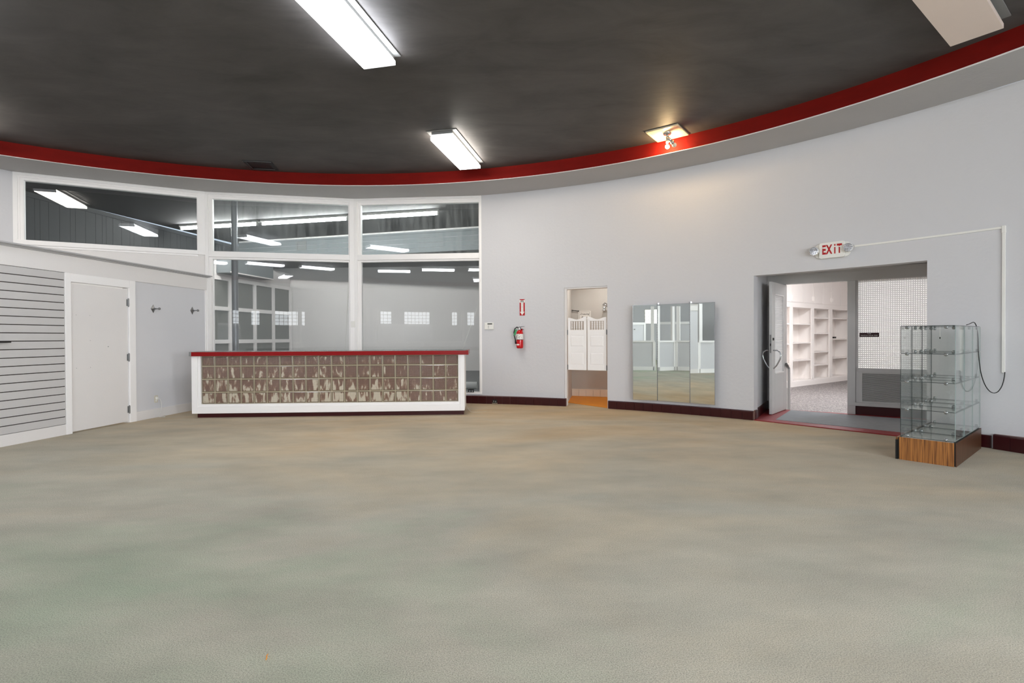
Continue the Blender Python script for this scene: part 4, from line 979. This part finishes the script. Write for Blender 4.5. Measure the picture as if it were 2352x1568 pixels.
for k, (x, y, ax, ay) in enumerate([(-7.12, 6.55, -.56, .83), (-5.0, 4.15, -.644, .765), (-4.98, -1.29, 1.5, -.5), (-3.06, -1.68, 1.5, -.5), (-6.97, -1.35, 1.5, -.5)]):
    fixture(x, y, ax, ay, ['lit ceiling fixture near the red band, just outside the left edge of the photo', 'lit ceiling fixture out of frame at left, mirrored low in the left window', 'lit ceiling fixture behind the camera, middle of its row of three', 'lit ceiling fixture behind the camera, right end of its row of three', 'lit ceiling fixture behind the camera, left end of its row of three'][k], 'lens_warm' if k < 1 else 'lens_cool')
for (x, y, ax, ay, lab) in [(3.3, .6, .9, .1, 'to the right of the camera'), (1.2, -3.6, .5, -.8, 'far behind the camera'), (-4.2, -5.3, -.2, -1, 'at the rear left near the glass block windows'), (3.4, -2.6, .8, -.5, 'at the rear right by the added fill windows'), (.4, 1.2, .3, .9, 'straight above the camera')]:  # fixtures added out of view to even out the room light
    fixture(x, y, ax, ay, 'unseen fill fixture added out of frame, ' + lab, 'lens_cool')
# spot fixture on square plate
px, py = Vector((.371, -.277)).normalized(), Vector((.277, .371)).normalized()
r = empty('ceiling_spotlight', (2.267, 7.589, HC), math.atan2(px.y, px.x), 'cream ceiling plate with two spotlight sockets, one bulb glowing by the red band', 'spotlight')
m = MB(); m.box(-.235, .235, -.235, .235, -.006, -.001); m.obj('plate', 'dish_cream', r)
m = MB()
for s_ in (-1, 1): m.box(-.235, .235, s_ * .235 - .025 if s_ > 0 else -.235, .235 if s_ > 0 else -.21, -.02, -.006); m.box(-.235 if s_ < 0 else .21, -.21 if s_ < 0 else .235, -.21, .21, -.02, -.006)
m.obj('rim', 'dish_cream', r, bevel=.003)
MB().lathe([(.001, -.035), (.05, -.03), (.06, -.018), (.062, -.006)], 20).obj('canopy', 'chrome', r, smooth=True)
m = MB(); m.sphere((0, 0, -.05), .022, 10, 8); m.cyl((0, 0, -.06), (.055, .03, -.13), .022, 12); m.cyl((.055, .03, -.13), (.075, .04, -.16), .03, 12, r2=.026); so_ = m.obj('socket', 'chrome', r, smooth=True)
m = MB(); m.sphere((.09, .048, -.185), .032, 12, 8); m.obj('clear_bulb', 'clear_bulb', so_, smooth=True)
m = MB(); m.cyl((0, 0, -.06), (-.02, .06, -.13), .02, 12); so_ = m.obj('socket', 'dish_cream', r, smooth=True)
m = MB(); m.sphere((-.035, .1, -.165), .03, 12, 8); m.obj('glowing_bulb', 'bulb_lit', so_, smooth=True)
# ceiling vent
r = empty('ceiling_vent', (-4.278, 8.93, HC), math.atan2(.073, .456), 'square grey-framed dark ceiling vent next to the red band above the windows', 'vent')
m = MB(); a = .23
m.box(-a, a, -a, -a + .05, -.012, -.0005); m.box(-a, a, a - .05, a, -.012, -.0005); m.box(-a, -a + .05, -a + .05, a - .05, -.012, -.0005); m.box(a - .05, a, -a + .05, a - .05, -.012, -.0005); m.obj('frame', 'back_ceiling', r)
m = MB(); m.box(-a, a, -a, -a + .008, -.016, -.012); m.box(-a + .05, a - .05, a - .058, a - .05, -.016, -.012); m.box(-a, -a + .008, -a, a, -.016, -.012); m.box(-a + .05, -a + .058, -a + .05, a - .05, -.016, -.012); m.obj('edge', 'steel', r)
MB().box(-a + .05, a - .05, -a + .05, a - .05, -.003, -.0005).obj('opening', 'black', r)

# ------------------------------------------------------------------ back room behind the glass
BF = .18
poly = [Vector((-9.85, 9.9)), Vector((-8.2, 18.5)), Vector((3.0, 17.3)), Vector((1.2, 11.7)), Vector((-.5, 10.33)), P23 + Vector((0, .13)), P12 + Vector((-.02, .13)), P0 + Vector((-.05, .12)), Vector((-10.0, 8.6))]
struct('floor_rear', MB().add([(p.x, p.y, BF) for p in poly][::-1], [tuple(range(len(poly)))]), 'back_floor')
struct('ceiling_rear', MB().add([(p.x, p.y, HC) for p in poly], [tuple(range(len(poly)))]), 'back_ceiling')
# left boarded wall, each board a part
LA = Vector((-9.86, 9.35)); LB = Vector((-8.55, 18.3)); ld_ = (LB - LA); LLn = ld_.length; ld_.normalize(); lrz_ = math.atan2(ld_.y, ld_.x)
r = empty('wall_rear_left', (LA.x, LA.y, BF), lrz_, kind='structure')
MB().box(-2, LLn, .012, .03, 0, HC - BF).obj('backing', 'black', r)
meP = {}
s = -1.2; k = 0; wds = [.2, .1, .2, .21, .14, .09, .15, .2]
while s < 6.8:
    wd = wds[k % 8] * 1.15
    if wd not in meP: meP[wd] = MB().box(.003, wd - .003, 0, .012, 0, HC - BF - .08).mesh('board', 'plank_dark')
    inst(meP[wd], 'board', r, (s, 0, 0)); s += wd; k += 1
MB().box(-1.2, 8.9, -.02, .0, HC - BF - .1, HC - BF - .001).obj('crown_board', 'plank_dark', r)
# far wall and right wall
RA = Vector((-8.2, 17.42)); RB = Vector((3.0, 16.85))
mb = MB(); wallq(mb, RA, RB, BF, HC); wallq(mb, Vector((1.2, 17.2)), Vector((.35, 10.2)), BF, HC); struct('wall_rear', mb, 'back_wall')
# bulkhead with horizontal boards
BA = Vector((-8.314, 15.90)); BB = Vector((1.2, 13.30)); bd = (BB - BA); BL = bd.length; bd.normalize(); brz = math.atan2(bd.y, bd.x)
r = empty('wall_bulkhead', (BA.x, BA.y, 0), brz, kind='structure')
for k, (z0, z1) in enumerate([(3.60, 3.725), (3.728, 3.86), (3.863, 3.99), (3.993, 4.12)]): MB().box(0, BL, -.014, 0, z0 + .001, z1 - .003).obj('board', 'plank_white', r)
MB().box(0, BL, 0, .05, 3.60, 4.22).obj('backing', 'back_wall', r)
MB().box(0, BL, -.03, 0, 4.12, 4.17).obj('crown_board', 'plank_white', r)
MB().add([(0, 0, 3.6), (BL, 0, 3.6), (BL + .5, 3.9, 3.6), (-.5, 2.6, 3.6)], [(0, 3, 2, 1)]).obj('underside', 'back_ceiling', r)
# bulkhead vent
s_ = (Vector((-6.16, 15.27)) - BA).dot(bd); P = BA + bd * s_
r = empty('wall_vent', (P.x, P.y - .018, 3.975), brz, 'small grey square vent grille on the white boarded bulkhead behind the upper window', 'vent')
m = MB(); m.box(-.16, .16, -.01, 0, .1, .12); m.box(-.16, .16, -.01, 0, -.12, -.1); m.box(-.16, -.14, -.01, 0, -.1, .1); m.box(.14, .16, -.01, 0, -.1, .1); m.obj('frame', 'housing_grey', r)
m = MB(); [m.box(-.14, .14, -.006, 0, -.1 + i * .025, -.09 + i * .025) for i in range(8)]; m.obj('grille', 'housing_grey', r)
# strip lights: three tubes in a row
T0 = Vector((-8.609, 13.585)); T1 = Vector((-1.673, 12.038)); td = (T1 - T0).normalized(); trz = math.atan2(td.y, td.x)
for k, (s0, s1) in enumerate([(0, 2.3), (2.42, 4.79), (4.92, 7.1)]):
    P = T0 + td * s0; L = s1 - s0
    r = empty('strip_light', (P.x, P.y, HC), trz, ['left', 'middle', 'right'][k] + ' bare fluorescent strip light in the row behind the upper windows', 'strip light', 'strip lights in the back room')
    m = MB(); m.box(0, L, -.06, .06, -.055, -.001); bat_ = m.obj('batten', 'white_plastic', r, bevel=.003)
    MB().cyl((.03, 0, -.105), (L - .03, 0, -.105), .022, 12).obj('tube', 'tube_lit', bat_, smooth=True)
    for x in (0, L - .03): MB().box(x, x + .03, -.025, .025, -.13, -.055).obj('tube_holder', 'white_plastic', bat_)
# pipe column
r = empty('steel_column', (-5.885, 11.09, BF), 0, 'shiny grey steel pipe column standing behind the left tall window', 'column')
MB().cyl((0, 0, 0), (0, 0, HC - BF), .062, 24, caps=False).obj('pipe', 'grey_pipe', r, smooth=True)
MB().cyl((0, 0, 0), (0, 0, .03), .11, 20).obj('base_flange', 'grey_pipe', r)
# white framed screen with grey panels, along the left
GA = Vector((-8.03, 13.1)); GB = Vector((-7.321, 17.282)); gd = (GB - GA); GL_ = gd.length; gd.normalize(); grz = math.atan2(gd.y, gd.x)
r = empty('panel_screen', (GA.x, GA.y, BF), grz, 'white timber screen with grey panels standing along the left behind the tall window', 'partition screen')
MB().box(.1, GL_, .02, .05, 0, 2.76).obj('panel_back', 'screen_panel', r)
vs_ = [.1, 1.3, 2.35, 3.24, GL_ - .09]
for x in vs_: MB().box(x, x + .11, -.02, .02, 0, 2.68).obj('stile', 'white_trim', r)
for z in (.2 - BF, 1.135 - BF, 2.03 - BF, 2.85 - BF):
    MB().box(.1, GL_, -.022, .018, z, z + .105).obj('rail', 'white_trim', r)
MB().box(.1, GL_ + .02, .05, .12, 0, 3.42 - BF).obj('wall_above', 'back_wall', r)
# white duct above the screen
r = empty('duct_box', (GA.x, GA.y, 3.03), grz, 'white boxed duct hanging above the panel screen behind the window', 'duct')
MB().box(.9, 2.75, -.38, .04, 0, .4).obj('casing', 'plank_white', r, bevel=.003)
MB().box(1.6, 1.61, -.384, -.378, 0, .4).obj('seam', 'housing_grey', r)
MB().box(.9, 2.75, -.39, -.375, 0, .03).obj('lip', 'white_trim', r)
# cords behind the glass
for a_, b_, lab in (((-.62, 10.24, 2.02), (-1.3, 10.31, BF), 'white blind cord slanting behind the right tall window'), ((-3.26, 10.46, 2.5), (-3.40, 10.44, BF), 'white blind cord hanging behind the left tall window')):
    r = empty('blind_cord', a_, 0, lab, 'cord', 'blind cords behind the tall windows')
    MB().cyl((0, 0, 0), tuple(b_[i] - a_[i] for i in range(3)), .0085, 6).obj('cord', 'white_plastic', r)
r = empty('paper_roll', (-.74, 11.0, BF + .076), 0, 'white roll with hollow dark end lying behind the window right of the counter', 'roll')
m = MB(); m.cyl((-1.6, .15, 0), (0, 0, 0), .075, 24, caps=False); m.cyl((-1.6, .15, 0), (0, 0, 0), .06, 24, caps=False); m.obj('roll', 'paper_roll', r, smooth=True)
MB().cyl((-.03, .003, 0), (-.028, .003, 0), .059, 20).obj('core', 'black', r)
r = empty('black_clip', (-.8, 10.12, .206), rad(-4), 'small black three-legged clip standing on the white window sill', 'clip')
m = MB(); m.box(-.055, .055, -.01, .01, .045, .058); [m.box(x - .008, x + .008, -.01, .01, 0, .045) for x in (-.046, 0, .046)]; m.obj('body', 'black', r)
MB().box(-.09, .06, -.03, .0, 0, .008).obj('base', 'black', r)

# ------------------------------------------------------------------ fitting booth out of frame, seen only in the mirrors
def boothwall(name, A, B, h, label, rails, stiles, base=True):
    d = B - A; L = d.length; r = empty(name, (A.x, A.y, 0), math.atan2(d.y, d.x), label, 'booth wall', 'fitting booth walls')
    MB().box(0, L, 0, .05, 0, h).obj('panel', 'panel_grey', r)
    m = MB(); m.box(-.02, L + .02, -.04, .09, h, h + .06); m.box(0, L, -.02, 0, 0, .14)
    for x in stiles: m.box(x * L - .05, x * L + .05, -.02, .07, 0, h)
    m.obj('frame', 'white_trim', r)
    return r, L
r, L = boothwall('booth_wall', Vector((-3.7, -.7)), Vector((-6.5, 1.55)), 1.06, 'low grey-panelled booth wall with white cap behind the camera', 1, (0, .5, 1))
for x in (.06, L - .06): MB().box(x - .06, x + .06, -.02, .07, 1.12, 2.4).obj('post', 'white_trim', r)
r, L = boothwall('booth_wall', Vector((-6.55, 1.6)), Vector((-6.35, 3.8)), 1.06, 'low grey-panelled booth wall joining the white partition at left', 1, (0, .35, 1))
for x in (.06, L * .35, L - .06): MB().box(x - .06, x + .06, -.02, .07, 1.12, 2.4).obj('post', 'white_trim', r)
A = Vector((-6.0, -3.6)); B = Vector((-9.6, .6)); d = B - A; L = d.length
r = empty('booth_back_wall', (A.x, A.y, 0), math.atan2(d.y, d.x), 'tall grey booth back wall with white band and door behind the camera', 'booth wall')
MB().box(0, L, 0, .08, 0, 1.88).obj('panel', 'panel_grey', r)
m = MB(); m.box(0, L, -.02, 0, 1.8, 1.9); m.box(0, L, -.02, 0, 0, .14)
for x in (.0, 1.5, 2.5, 3.6): m.box(x, x + .08, -.02, 0, 0, 1.8)
m.obj('frame', 'white_trim', r); MB().box(1.58, 2.5, -.012, 0, .02, 1.8).obj('door_leaf', 'partition_white', r)
m = MB(); [MB().cyl((x, 0, 1.6), (x, -.1, 1.6), .02, 8).obj('hook', 'steel', r) for x in (.5, 1.0, 2.9, 3.3)]

# small debris on the carpet
r = empty('debris_shred', (-.98, 2.06, .002), .4, 'tiny rust-brown shred lying on the near carpet left of centre', 'debris')
MB().tube([(-.002, -.02, .003), (.001, -.008, .006), (-.002, .004, .004), (.003, .018, .003)], .002, 6).obj('shred', 'orange_floor', r)
